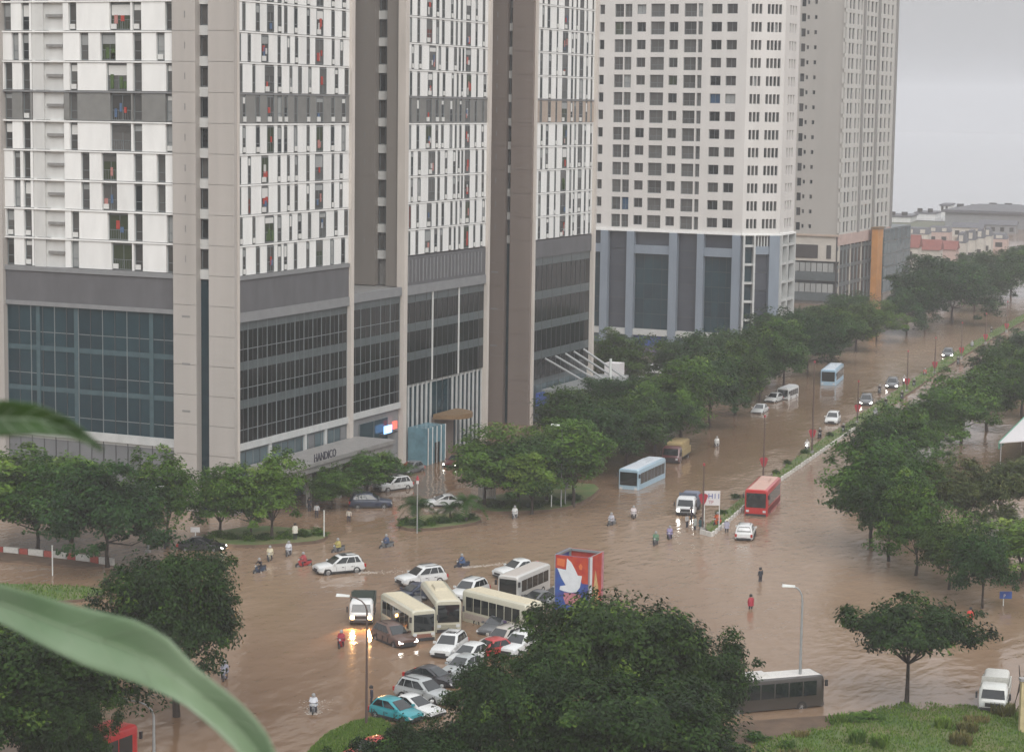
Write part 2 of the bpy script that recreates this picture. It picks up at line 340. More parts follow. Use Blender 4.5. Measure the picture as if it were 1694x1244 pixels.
def slot_facade(fr, parent, S0, S1, variants, z0, nfl, fh, n_ind, skip=(), grey=5, grey_mat='grey_panel', bal=1.15, dp=.40):
    """white panels standing proud with window slots between; floors past n_ind joined"""
    wall = MB(); fr.box(wall, S0, S1, z0, z0 + nfl * fh, -.75, -dp); wall.build('wall', 'slot_wall', parent)
    up = MB()
    for k in range(nfl):
        zb, zt = z0 + k * fh, z0 + (k + 1) * fh
        pm = grey_mat if k % 9 == grey else 'white_panel'
        wins = sorted(variants[(k * 2 + (k // 3)) % len(variants)] if k % 9 != grey else variants[0])
        if k < n_ind:
            piece(fr, 'floor_ledge', 'white_panel' if pm == 'white_panel' else 'parapet_cap', S0, S1, zt - .16, zt, -dp - .01, .10 if dp > .3 else .05, parent)
        else: fr.box(up, S0, S1, zt - .16, zt, -dp - .01, .10 if dp > .3 else .05, 0)
        cur = S0; segs = []
        for a, b in wins:
            if a - cur > .12: segs.append((cur, a))
            cur = b
            if k < n_ind:
                isb = (b - a) > bal; pane = None
                r = random.random()
                if isb: pane = 'glass_red' if r < .05 else ('glass_green' if r < .30 else ('glass_win' if r < .6 else 'glass_grey'))
                elif r < .02: pane = 'glass_red'
                elif r < .14: pane = 'glass_pale'
                window(fr, a + .02, b - .02, zb + .12, zt - .35, -dp + .04, parent, pane, 'frame_grey', 1 if isb else 0)
                wd_ = b - a; dd = -dp + .13
                if random.random() < .38 and wd_ > .55: piece(fr, 'air_conditioner', 'frame_white', a + .1, a + min(.75, wd_ - .1), zb + .2, zb + .72, dd, dd + .12, parent)
                if random.random() < .45 and wd_ > .55: piece(fr, 'blind', random.choice(['glass_pale', 'frame_white', 'glass_grey']), a + .12, b - .12, zt - .55 - random.uniform(.3, 1.1), zt - .45, dd - .06, dd - .03, parent)
                if isb and random.random() < .75:
                    for _q in range(random.randrange(1, 4)):
                        x_ = random.uniform(a + .15, b - .6); z_ = zb + random.uniform(.3, 1.3); piece(fr, 'hanging_cloth', random.choice(['cloth_red', 'cloth_red', 'cloth_pink', 'cloth_white', 'cloth_blue']), x_, x_ + random.choice([.3, .45]), z_, z_ + random.choice([.6, .9]), dd - .02, dd + .02, parent)
                elif isb and random.random() < .3:
                    for _q in range(3): x_ = random.uniform(a + .1, b - .5); piece(fr, 'balcony_greenery', 'cloth_green', x_, x_ + .4, zb + .3, zb + random.uniform(.8, 1.9), dd - .02, dd + .05, parent)
            else: fr.box(up, a + .02, b - .02, zb + .12, zt - .35, -dp, -dp + .06, 2)
        if S1 - cur > .12: segs.append((cur, S1))
        for a, b in segs:
            if any(not (b <= q0 or a >= q1) for q0, q1 in skip):    # cut the niche out
                for q0, q1 in skip:
                    parts = [(a, min(b, q0)), (max(a, q1), b)]
                for a2, b2 in parts:
                    if b2 - a2 > .12:
                        if k < n_ind: piece(fr, 'facade_panel', pm, a2, b2, zb + .06, zt - .19, -dp, 0, parent)
                        else: fr.box(up, a2, b2, zb + .06, zt - .19, -dp, 0, 0)
                continue
            if k < n_ind: piece(fr, 'facade_panel', pm, a + random.uniform(0, .03), b - random.uniform(0, .03), zb + .06, zt - .19, -dp, random.uniform(-.015, .015), parent)
            else: fr.box(up, a, b, zb + .06, zt - .19, -dp, 0, 0)
    if up.v: tag(up.build('upper_storeys', ['white_panel', 'grey_panel', 'glass_win'], parent), kind='stuff')

def curtain(fr, parent, S0, S1, ncol, levels, pane, mull='frame_grey', span='spandrel', d=-.2, sp_h=.55, mw=.09, pale=0., mid=True):
    """curtain wall: one pane per bay and storey, mullions, spandrel bands"""
    zs0, zs1 = levels[0][0], levels[-1][1]
    bk = MB(); fr.box(bk, S0, S1, zs0, zs1, d - .45, d - .09); bk.build('inner_wall', 'dark_frame', parent)
    w = (S1 - S0) / ncol
    for z0, z1 in levels:
        piece(fr, 'spandrel_band', span, S0, S1, z1 - sp_h, z1 - .005, d - .06, d + .04, parent)
        for i in range(ncol):
            r = random.random(); pm = pane if r > pale else 'glass_greyshop'
            piece(fr, 'pane', pm, S0 + i * w + mw / 2, S0 + (i + 1) * w - mw / 2, z0, z1 - sp_h, d - .08, d + random.uniform(-.015, .015), parent)
        if mid: piece(fr, 'transom', mull, S0, S1, z0 + (z1 - z0) * .30, z0 + (z1 - z0) * .30 + .08, d - .05, d + .035, parent)
    for i in range(ncol + 1): piece(fr, 'mullion', mull if i % 2 == 0 else 'dark_frame', S0 + i * w - mw / 2, S0 + i * w + mw / 2, zs0, zs1, d - .07, d + (.06 if i % 2 == 0 else .045), parent)

def holed_wall(fr, S0, S1, z0, z1, holes, depth=.35, t=.0):
    """wall sheet with real openings and reveals"""
    ss = sorted({S0, S1} | {h[0] for h in holes} | {h[1] for h in holes}); zz = sorted({z0, z1} | {h[2] for h in holes} | {h[3] for h in holes})
    mb = MB(); idx = {}; vs = []; fs = []
    hs_ = [(h[0], h[1], h[2], h[3]) for h in holes]
    def vid(i, j):
        if (i, j) not in idx: idx[(i, j)] = len(vs); vs.append(fr.p(ss[i], zz[j], t))
        return idx[(i, j)]
    for i in range(len(ss) - 1):
        a, b = ss[i], ss[i + 1]; hc = [h for h in hs_ if h[0] <= a + 1e-6 and h[1] >= b - 1e-6]
        j = 0
        while j < len(zz) - 1:
            if any(h[2] <= zz[j] + 1e-6 and h[3] >= zz[j + 1] - 1e-6 for h in hc): j += 1; continue
            k = j + 1
            while k < len(zz) - 1 and not any(h[2] <= zz[k] + 1e-6 and h[3] >= zz[k + 1] - 1e-6 for h in hc): k += 1
            fs.append((vid(i, j), vid(i + 1, j), vid(i + 1, k), vid(i, k))); j = k
    mb.add(vs, fs)
    for a, b, c, e in hs_:
        A = [fr.p(a, c, t), fr.p(b, c, t), fr.p(b, e, t), fr.p(a, e, t)]; B = [fr.p(a, c, t - depth), fr.p(b, c, t - depth), fr.p(b, e, t - depth), fr.p(a, e, t - depth)]
        mb.add(A + B, [(0, 4, 5, 1), (1, 5, 6, 2), (2, 6, 7, 3), (3, 7, 4, 0), (4, 7, 6, 5)])
    return mb

# ================================================================ SETTING
def ngon(name, poly, z, material):
    return struct(MB().add([(p[0], p[1], z) for p in poly], [tuple(range(len(poly)))]).build(name, material))
ngon('ground', [(-3500, -1000), (3500, -1000), (3500, 4600), (-3500, 4600)], -.6, 'terrain')
ngon('flood_water', [(-420, 20), (320, 20), (320, 300), (260, 900), (-420, 760)], 0, 'flood_water')
ngon('lake', [(-3400, 860), (3400, 860), (3400, 4500), (-3400, 4500)], -.35, 'lake')  # far lake, stretched to the horizon so its pale surface imitates distant haze

XC, Y1 = -119.96, 192.3
F1, F2 = Frame(0, Y1, 0), Frame(XC, 0, math.pi / 2)
def s1(px): return float(onY(px, 400, Y1)[0])
def s2(px): return float(onX(px, 350, XC)[1])
FH, ZP, ZTOP = 3.15, 25.0, 25 + 3.15 * 20
NIND, NFL = 10, 20
PLV = [(7.4, 11.95), (11.95, 16.4), (16.4, 21.2)]

def end_wall(parent, Y, fins, strip, z0, material, nfl0=0, win=True):
    """end wall of a tower block: two fins and a recessed strip with one window per storey"""
    fr = Frame(0, Y, 0)
    for a, b in fins: piece(fr, 'wall_fin', material, a, b, z0, ZTOP, -.55, .45, parent)
    fa, fb_ = fins[0]; xm = fb_ - min(1.4, (fb_ - fa) * .45)
    for k in range(NIND):
        if ZP + k * FH > z0: piece(fr, 'vent_slit', 'slot_wall', xm - .07, xm + .07, ZP + k * FH + 1.3, ZP + k * FH + 2.0, .44, .456, parent)
    for z_ in (10.5, 15.5, 20.5):
        if z0 < 5: piece(fr, 'vent_slit', 'slot_wall', xm - .5, xm + .5, z_, z_ + .22, .44, .456, parent)
    for fa, fb_ in fins:
        for k in range(-8, NIND + 1):
            z_ = ZP + k * FH - .03
            if z_ > z0 + .5 and material != 'none': piece(fr, 'panel_joint', 'joint', fa, fb_, z_, z_ + .05, .44, .454, parent)
    a, b = strip; bk = MB(); fr.box(bk, a, b, z0, ZTOP, -1.2, -.9); bk.build('strip_wall', 'slot_wall', parent)
    if z0 < 20: piece(fr, 'strip_glazing', 'glass_teal', a, b, z0, ZP - .6, -.9, -.5, parent)
    for k in range(NIND):
        zb = ZP + k * FH
        piece(fr, 'spandrel_block', 'niche_wall', a, b, zb - .45, zb + .55, -.9, -.35, parent)
        window(fr, a + .05, b - .05, zb + .6, zb + FH - .5, -.75, parent, None, 'frame_grey', 2)
def core(parent, x0, x1, y0, y1, z0, z1, m='slot_wall'):
    MB().box(x0, x1, y0, y1, z0, z1).build('core', m, parent)

# ---- left block: facade towards the camera and facade along the street
T1 = thing('apartment_tower', 'white panelled apartment block with two broad beige fins and dark glass podium at left', 'building', (-135, 205, 0), 'linked apartment blocks')
core(T1, -175, XC - 1.3, Y1 + 1.3, s2(579) - .3, 0, ZTOP + .6)
fl, fr_ = s1(9), s1(290)
A1 = [(10, 23), (40, 53), (117, 130), (184, 218), (221, 236), (275, 289)]
B1 = [(24, 35), (40, 52), (135, 149), (169, 194), (222, 236), (260, 274)]
C1 = [(11, 24), (40, 53), (118, 131), (178, 212), (222, 236), (276, 289)]
cv = lambda L, f: [(f(a), f(b)) for a, b in L]
niche = (s1(56), s1(108))
slot_facade(F1, T1, fl, fr_, [cv(A1, s1), cv(B1, s1), cv(C1, s1)], ZP, NFL, FH, NIND, skip=(niche,), bal=1.5)
piece(F1, 'niche_wall', 'niche_wall', niche[0], niche[1], ZP, ZTOP, -.40, -.33, T1)
piece(F1, 'niche_pier', 'niche_wall', niche[0] + .05, niche[0] + 1.5, ZP, ZTOP, -.33, -.08, T1)
for k in range(NIND):
    zb = ZP + k * FH
    piece(F1, 'niche_beam', 'slot_wall', niche[0] + 1.9, niche[1] - .1, zb + 1.45, zb + 1.75, -.33, -.02, T1)
    piece(F1, 'niche_beam', 'grey_panel', niche[0] + .5, niche[0] + 2.1, zb + 2.95, zb + 3.2, -.33, 0, T1)
piece(F1, 'wall_fin', 'beige_fin', fl - 4.5, fl, 0, ZTOP, -.5, .5, T1)
end_wall(T1, Y1, [(s1(290), s1(328)), (s1(349), XC - .02)], (s1(328), s1(349)), 0, 'beige_fin')
# podium, camera side
piece(F1, 'parapet', 'parapet', fl, fr_, 21.2, ZP - .5, -.4, .05, T1)
piece(F1, 'parapet_cap', 'parapet_cap', fl, fr_, ZP - .5, ZP, -.4, .22, T1)
piece(F1, 'sill_band', 'parapet_cap', fl, fr_, 20.75, 21.2, -.39, .16, T1)
curtain(F1, T1, fl, fr_, 14, PLV, 'glass_teal', 'frame_grey', 'spandrel_teal')
for q in (60, 123, 248):
    piece(F1, 'inner_column', 'spandrel_teal', s1(q) - .25, s1(q) + .25, 7.4, 20.7, -.19, -.11, T1)
piece(F1, 'band', 'white_band', fl, fr_, 6.5, 7.4, -.4, .08, T1)
curtain(F1, T1, fl, fr_, 14, [(0, 6.5)], 'glass_greyshop', 'dark_frame', 'white_band', sp_h=.3, pale=.4)
# street side
a2, b2 = Y1 + .5, s2(577)
def V2(L): return [(s2(380 + a / 2.591), s2(380 + b / 2.591)) for a, b in L]
R1 = V2([(55, 70), (112, 130), (160, 190), (205, 222), (232, 247), (275, 290), (328, 342), (370, 400), (432, 447), (478, 495)])
R2 = V2([(42, 50), (78, 92), (136, 166), (205, 218), (245, 258), (278, 292), (328, 342), (365, 400), (435, 448), (470, 484)])
R3 = V2([(42, 56), (97, 110), (150, 190), (205, 222), (255, 268), (292, 308), (335, 350), (384, 413), (448, 463), (490, 508)])
slot_facade(F2, T1, a2, b2, [R1, R2, R3], ZP, NFL, FH, NIND, bal=1.35, dp=.11)
piece(F2, 'fin_edge', 'fin_edge', a2 - .35, a2, 0, ZTOP, -.5, .06, T1)
piece(F2, 'fin_edge', 'fin_edge', b2, b2 + .7, 0, ZTOP, -.9, .35, T1)
piece(F2, 'parapet', 'parapet', a2, b2, 21.2, ZP - .4, -.4, .05, T1)
piece(F2, 'parapet_cap', 'parapet_cap', a2, b2, ZP - .4, ZP, -.4, .2, T1)
piece(F2, 'sill_band', 'parapet_cap', a2, b2, 20.2, 21.2, -.39, .16, T1)
curtain(F2, T1, a2, b2, 24, [(7.4, 11.95), (11.95, 16.0), (16.0, 20.2)], 'glass_dark', 'frame_grey', 'spandrel', sp_h=.9)
piece(F2, 'band', 'white_band', a2, b2, 6.7, 7.4, -.4, .08, T1)
curtain(F2, T1, a2, b2, 16, [(0, 6.7)], 'glass_shop', 'frame_grey', 'spandrel', sp_h=.3, pale=.15)
for q in (4, 9, 12): piece(F2, 'column', 'white_band', a2 + q * 1.5, a2 + q * 1.5 + .5, 0, 6.7, -.2, .0, T1)
cn = MB(); F2.box(cn, 194.2, 217.5, 3.9, 4.55, .15, 5.1); F2.box(cn, 194.0, 217.7, 4.55, 5.0, .15, 5.3); cn.build('entrance_canopy', 'canopy', T1)
for q in (199.5, 206, 212.5): c = MB(); F2.box(c, q, q + .45, -.4, 3.9, 4.1, 4.6); c.build('canopy_column', 'concrete', T1)
def text_mesh(txt, h, depth, material):
    cu = bpy.data.curves.new('lettering', 'FONT'); cu.body = txt; cu.size = h; cu.extrude = depth; cu.resolution_u = 2
    o = bpy.data.objects.new('lettering', cu); COL.objects.link(o); bpy.context.view_layer.update()
    me = bpy.data.meshes.new_from_object(o.evaluated_get(bpy.context.evaluated_depsgraph_get())); bpy.data.objects.remove(o); me.materials.clear(); me.materials.append(MATS[material]); return me
def put_text(fr, txt, s, z, d, h, material, parent, sx=1.0):
    o = link('lettering', text_mesh(txt, h, .04, material), parent, Vector(fr.p(s, z, d)) - parent.location)
    o.rotation_euler = (math.pi / 2, 0, fr.ang); o.scale.x = sx; return o
put_text(F2, 'HANDICO', 199.3, 5.0, 5.2, 1.25, 'sign_dark', T1, .82)

# ---- podium link and middle block
T2 = thing('apartment_tower', 'middle white slotted apartment block with taupe end wall and entrance with gold canopy', 'building', (-128, 240, 0), 'linked apartment blocks')
Y2e = 229.9
core(T2, -160, XC - 1.3, Y2e + 1.3, s2(806) - .3, 0, ZTOP + .6)
core(T2, -160, XC - 1.3, b2 + .9, Y2e + 1.2, 0, 21.3)
fy = Frame(0, Y2e, 0); sy = lambda px: float(onY(px, 300, Y2e)[0])
end_wall(T2, Y2e, [(sy(560), sy(623)), (sy(642), XC - .02)], (sy(623), sy(642)), 21.4, 'taupe_fin')
c0, c1 = b2 + .85, Y2e - 1.0
piece(F2, 'parapet_cap', 'parapet_cap', c0, c1, 20.4, 21.4, -.5, .12, T2)
curtain(F2, T2, c0, c1, 10, [(7.6, 11.9), (11.9, 16.1), (16.1, 20.4)], 'glass_dark', 'frame_grey', 'spandrel', sp_h=.9)
piece(F2, 'band', 'white_band', c0, c1, 6.9, 7.6, -.5, .08, T2)
gw = MB(); F2.box(gw, c0, c1, 0, 6.9, -.9, -.25); gw.build('ground_wall', 'parapet_cap', T2)
window(F2, c0 + 2.2, c1 - 2.8, 2.6, 6.2, -.2, T2, 'glass_teal', 'frame_grey', 2)
piece(F2, 'fin_edge', 'fin_edge', c1 + .2, Y2e + .1, 0, ZTOP, -.7, .3, T2)
d0, d1 = Y2e + .1, s2(804)
def V3(L): return [(s2(650 + a / 2.592), s2(650 + b / 2.592)) for a, b in L]
Q1 = V3([(67, 76), (98, 110), (138, 163), (178, 192), (203, 215), (240, 252), (262, 270), (281, 291), (305, 326), (345, 355), (375, 386)])
Q2 = V3([(75, 86), (105, 118), (150, 180), (189, 200), (220, 232), (255, 268), (275, 285), (291, 299), (305, 328), (352, 362), (378, 389)])
Q3 = V3([(68, 78), (100, 112), (145, 166), (184, 194), (208, 220), (246, 256), (268, 276), (286, 295), (310, 330), (350, 358), (382, 394)])
slot_facade(F2, T2, d0, d1, [Q1, Q2, Q3], ZP, NFL, FH, NIND, bal=1.3, dp=.11)
piece(F2, 'fin_edge', 'fin_edge', d1, d1 + .6, 0, ZTOP, -.9, .35, T2)
piece(F2, 'parapet', 'parapet', d0, d1, 21.4, ZP - .1, -.4, .02, T2)
for i in range(22):
    q = d0 + .6 + i * (d1 - d0 - 1.0) / 22
    piece(F2, 'rib', 'parapet_cap', q, q + .14, 21.8, ZP - .5, .02, .10, T2)
piece(F2, 'sill_band', 'parapet_cap', d0, d1, 20.3, 21.4, -.39, .14, T2)
curtain(F2, T2, d0, d1, 15, [(9.4, 13.3), (13.3, 16.8), (16.8, 20.3)], 'glass_dark', 'dark_frame', 'spandrel', sp_h=1.0, mid=False)
for q in (.33, .66): piece(F2, 'glass_fin', 'frame_white', d0 + (d1 - d0) * q - .08, d0 + (d1 - d0) * q + .08, 9.4, 20.3, -.1, .06, T2)
curtain(F2, T2, d0, d1, 14, [(0, 9.4)], 'glass_teal', 'frame_grey', 'white_band', sp_h=.4, d=-.5, mid=False)
for i in range(19):
    q = d0 + .3 + i * (d1 - d0 - .5) / 18
    if .36 < (q - d0) / (d1 - d0) < .60 : continue
    piece(F2, 'white_fin', 'white_band', q, q + .34, 0, 9.3, -.44, -.30, T2)
e0 = d0 + (d1 - d0) * .36; e1 = d0 + (d1 - d0) * .60
dk = MB(); F2.box(dk, e0, e1, 0, 4.6, -.35, .05); dk.build('entrance_wall', 'brown_fin', T2)
gc = MB(); n = 14
ring = [(math.cos(math.pi * k / (n - 1)), math.sin(math.pi * k / (n - 1))) for k in range(n)]
gc.prism([F2.p((e0 + e1) / 2 - c * 3.2, 0, .1 + s_ * 3.6)[:2] for c, s_ in ring][::-1], 4.5, 5.1)
gc.build('gold_canopy', 'gold', T2)
cb = MB(); F2.box(cb, d0 + .4, d0 + 5.2, 0, 4.4, .3, 3.0); cb.build('glass_porch', 'cyan_glass', T2)
for i in range(5): piece(F2, 'porch_frame', 'frame_white', d0 + .4 + i * 1.15, d0 + .52 + i * 1.15, 0, 4.45, 2.95, 3.06, T2)
cd = MB(); F2.box(cd, d0 + 2.2, d0 + 3.5, 0, 2.5, 2.9, 3.03); cd.build('porch_door', 'glass_dark', T2)
for (q0, q1, m_, z_) in ((224.2, 226.0, 'lit_blue', 4.4), (224.7, 225.6, 'lit_white', 4.55), (226.3, 227.3, 'lit_red', 4.7)):
    piece(F2, 'lit_sign', m_, q0, q1, z_, z_ + (.9 if m_ != 'lit_white' else .55), .3 if m_ != 'lit_white' else .46, .45 if m_ != 'lit_white' else .5, T2)
piece(F2, 'sign_bracket', 'dark_frame', 224.0, 227.5, 4.2, 4.38, -.3, .4, T2)

# ---- right block of the row
T3 = thing('apartment_tower', 'far white slotted apartment block of the row with brown end wall and strutted steel canopy', 'building', (-128, 275, 0), 'linked apartment blocks')
Y3e = 266.7; s3y = lambda px: float(onY(px, 300, Y3e)[0])
core(T3, -160, XC - 1.3, Y3e + 1.3, s2(983) - .3, 0, ZTOP + .6)
core(T3, -160, XC - 16, s2(806), Y3e + 1.2, 0, ZTOP - 4)
end_wall(T3, Y3e, [(s3y(780), s3y(838)), (s3y(847), XC - .02)], (s3y(838), s3y(847)), 0, 'brown_fin')
g0, g1 = Y3e + .6, s2(979)
def V4(L): return [(s2(650 + a / 2.592), s2(650 + b / 2.592)) for a, b in L]
P1 = V4([(622, 633), (658, 670), (690, 697), (716, 740), (754, 763), (770, 778), (790, 806), (818, 826), (838, 846)])
P2 = V4([(628, 638), (650, 662), (690, 698), (722, 742), (752, 760), (772, 780), (788, 806), (815, 822), (840, 848)])
slot_facade(F2, T3, g0, g1, [P1, P2], ZP, NFL, FH, NIND, grey_mat='tan_panel', bal=1.6, dp=.11)
piece(F2, 'fin_edge', 'fin_edge', Y3e + .1, g0, 0, ZTOP, -.9, .25, T3)
piece(F2, 'fin_edge', 'fin_edge', g1, g1 + .7, 0, ZTOP, -.9, .4, T3)
piece(F2, 'parapet', 'parapet', g0, g1, 22.6, ZP - .1, -.4, .05, T3)
curtain(F2, T3, g0, g1, 12, [(6.0, 9.8), (9.8, 13.8), (13.8, 18.0), (18.0, 22.6)], 'glass_dark', 'dark_frame', 'spandrel', sp_h=1.1, mid=False)
curtain(F2, T3, g0, g1, 10, [(0, 6.0)], 'glass_shop', 'frame_grey', 'spandrel', sp_h=.8, d=-.4, mid=False)
pc = MB(); pc.prism([F2.p(s_, 0, d_)[:2] for s_, d_ in ((270.5, .1), (290.5, .1), (291.5, 4.5), (283, 7.2), (276, 7.0), (271, 4.0))][::-1], 3.9, 4.5)
pc.build('steel_canopy', 'steel', T3)
for (q0, q1) in ((273, 275.5), (276.5, 279), (280, 281), (283, 284.5), (286.5, 287)):
    MB().tube([F2.p(q0 - 1.2, 8.6, -.1), F2.p(q1, 4.6, 5.8)], .17, 6).build('canopy_strut', 'steel', T3)
MB().tube([F2.p(281, 4.5, 5.9), F2.p(281, 8.0, 5.9)], .18, 6).build('canopy_mast', 'lamp_white', T3)
pcw = MB(); F2.box(pcw, 289.5, 291.5, 4.52, 6.3, 1.5, 3.8); pcw.build('canopy_panel', 'board_white', T3)
sg = MB(); F2.box(sg, Y3e + 1.5, Y3e + 5.5, 2.4, 4.2, .2, .5); sg.build('shop_sign', 'art_blue', T3)

# ---- building B: pale tower on blue-grey podium
YB = 367.; FB = Frame(0, YB, 0); sb = lambda px, py=370: float(onY(px, py, YB)[0])
TB = thing('apartment_tower', 'cream tower with square windows on a blue-grey pilastered glass podium', 'building', (-138, 380, 0))
ZB, FHB, NB = 21.1, 3.13, 22
xb0, xb1 = -157.0, sb(1228)
ch0 = np.array([xb1, YB]); k = np.array([.80, .60])
lo, hi = 0, 40
for _ in range(40):
    mid = (lo + hi) / 2; q = ch0 + k * mid; v = np.array([q[0], q[1], 15]) - CC
    if 847 + FPX * (v @ CR) / (v @ CF) < 1288: lo = mid
    else: hi = mid
CHL = lo; ch1 = ch0 + k * CHL; FCH = Frame(ch0[0], ch0[1], math.atan2(k[1], k[0])); FSD = Frame(ch1[0], ch1[1], math.pi / 2)
v0 = [(50, 75, 0), (127, 172, 1), (178, 214, 1), (240, 285, 0), (310, 380, 1), (405, 450, 0), (480, 543, 1), (551, 574, 1), (618, 672, 0), (697, 750, 0)]
zvis = 13
def b_face(fr, S0, S1, cols, name_up):
    holes = []
    for kf in range(NB):
        zb = ZB + kf * FHB
        for a, b, isb in cols: holes.append((a, b, zb + (.35 if isb else .85), zb + (2.65 if isb else 2.55)))
    holed_wall(fr, S0, S1, ZB, ZB + NB * FHB, holes, .45).build('wall', 'b_wall', TB)
    up = MB()
    for kf in range(NB):
        zb = ZB + kf * FHB
        for a, b, isb in cols:
            z0_, z1_ = zb + (.35 if isb else .85), zb + (2.65 if isb else 2.55)
            if kf < zvis:
                pane = None if random.random() > .04 else random.choice(['glass_pale', 'glass_pale', 'glass_green', 'glass_brown', 'glass_blue'])
                if isb: pane = pane or random.choice(['glass_grey', 'glass_win', 'glass_grey'])
                else: pane = pane or random.choice(['glass_win', 'glass_dark', 'glass_brown'])
                window(fr, a + .02, b - .02, z0_ + .01, z1_ - .01, -.38, TB, pane, 'frame_grey', 1 if isb else (2 if b - a > 1.2 else 3))
            else: fr.box(up, a + .02, b - .02, z0_ + .01, z1_ - .01, -.42, -.36)
    tag(up.build('upper_windows', 'glass_win', TB), kind='stuff')
b_face(FB, xb0, xb1, [(sb(970 + a / 3.111), sb(970 + b / 3.111), i) for a, b, i in v0], 1)
chs = [(CHL * u, CHL * (u + .075), 0) for u in (.10, .20, .30, .52, .62, .72, .82)]
b_face(FCH, 0, CHL, chs, 1)
lo, hi = 0, 40
for _ in range(40):
    mid = (lo + hi) / 2; v = np.array([ch1[0], ch1[1] + mid, 21]) - CC
    if 847 + FPX * (v @ CR) / (v @ CF) < 1313: lo = mid
    else: hi = mid
SDL = lo
b_face(FSD, 0, SDL, [(SDL * u_, SDL * u_ + .95, 0) for u_ in (.30, .48, .66)], 1)
core(TB, xb0, xb1 - 1.4, YB + 1.4, ch1[1] + SDL, 0, ZB + NB * FHB)
MB().prism([(xb1 - 1.5, YB + 1.5), (xb1 + .3, YB + 1.5), (ch1[0] - 1.4, ch1[1] + .3), (ch1[0] - 1.4, ch1[1] + SDL - .2), (xb1 - 1.5, ch1[1] + SDL - .2)], 0, ZB + NB * FHB).build('core', 'slot_wall', TB)
piece(FB, 'cornice', 'white_panel', xb0, xb1, ZB - .35, ZB, -.5, .45, TB)
piece(FCH, 'cornice', 'white_panel', -.2, CHL + .2, ZB - .35, ZB, -.5, .45, TB)
piece(FSD, 'cornice', 'white_panel', -.1, SDL, ZB - .35, ZB, -.5, .45, TB)
pil = [(955, 968), (994, 1006), (1037, 1049), (1107, 1120), (1153, 1164), (1211, 1224)]
pz = [(sb(a, 470), sb(b, 470)) for a, b in pil]
for a, b in pz: piece(FB, 'pilaster', 'pilaster_blue', a, b, 0, ZB - .35, -.5, .55, TB)
for i in range(len(pz) - 1):
    a, b = pz[i][1], pz[i + 1][0]; brown = i % 2 == 1
    bk = MB(); FB.box(bk, a, b, 0, ZB - .35, -1.1, -.7); bk.build('inner_wall', 'dark_frame', TB)
    if brown:
        nr = 6
        for r_ in range(nr): piece(FB, 'pane', 'glass_slate', a, b, 2.6 + r_ * 3.0, 2.6 + (r_ + 1) * 3.0 - .08, -.7, -.6 + random.uniform(-.02, .02), TB)
    else:
        piece(FB, 'lintel', 'pilaster_blue', a, b, 16.8, 18.3, -.69, .35, TB)
        piece(FB, 'pane', 'glass_slate', a, b, 18.3, ZB - .4, -.7, -.6, TB)
        nc = 4
        for r_ in range(5):
            for c_ in range(nc):
                w_ = (b - a) / nc
                piece(FB, 'pane', 'glass_teal', a + c_ * w_, a + (c_ + 1) * w_ - .08, 3.2 + r_ * 2.72, 3.2 + (r_ + 1) * 2.72 - .1, -.7, -.6 + random.uniform(-.02, .02), TB)
    piece(FB, 'plinth', 'white_band', a, b, 2.0, 3.1, -.69, .3, TB)
    piece(FB, 'shop_pane', 'glass_shop' if i != 2 else 'art_blue', a, b, 0, 2.0, -.69, -.2, TB)
# chamfer podium: white ladder frame, dark glass, pilaster
for q in (.02, .30): piece(FCH, 'ladder_post', 'white_band', CHL * q, CHL * q + .35, 0, ZB - .35, -.6, .5, TB)
for r_ in range(6): piece(FCH, 'ladder_rung', 'white_band', CHL * .02 + .35, CHL * .30, 2.2 + r_ * 3.3, 2.6 + r_ * 3.3, -.6, .3, TB)
for r_ in range(6): piece(FCH, 'pane', 'glass_teal', CHL * .02 + .35, CHL * .30, 2.62 + r_ * 3.3, 2.2 + (r_ + 1) * 3.3 - .02 if r_ < 5 else ZB - .4, -.6, -.5, TB)
for r_ in range(5): piece(FCH, 'pane', 'glass_slate', CHL * .30 + .35, CHL * .72, 1 + r_ * 3.3, 1 + (r_ + 1) * 3.3 - .1, -.6, -.45, TB)
piece(FCH, 'lintel', 'pilaster_blue', CHL * .30 + .35, CHL * .72, 17.4, 18.8, -.6, .25, TB)
for q in range(5): piece(FCH, 'rib', 'white_band', CHL * (.34 + .08 * q), CHL * (.34 + .08 * q) + .22, 18.8, ZB - .36, -.5, .1, TB)
piece(FCH, 'pilaster', 'pilaster_blue', CHL * .72, CHL - .05, 0, ZB - .35, -.6, .5, TB)
for q in (.1, SDL * .45, SDL - .45): piece(FSD, 'ladder_post', 'white_band', q, q + .4, 0, ZB - .35, -.6, .5, TB)
for r_ in range(6): piece(FSD, 'ladder_rung', 'white_band', .5, SDL - .45, 2.2 + r_ * 3.3, 2.6 + r_ * 3.3, -.6, .3, TB)
piece(FSD, 'pane', 'glass_teal', 0, SDL, 0, ZB - .36, -.7, -.55, TB)

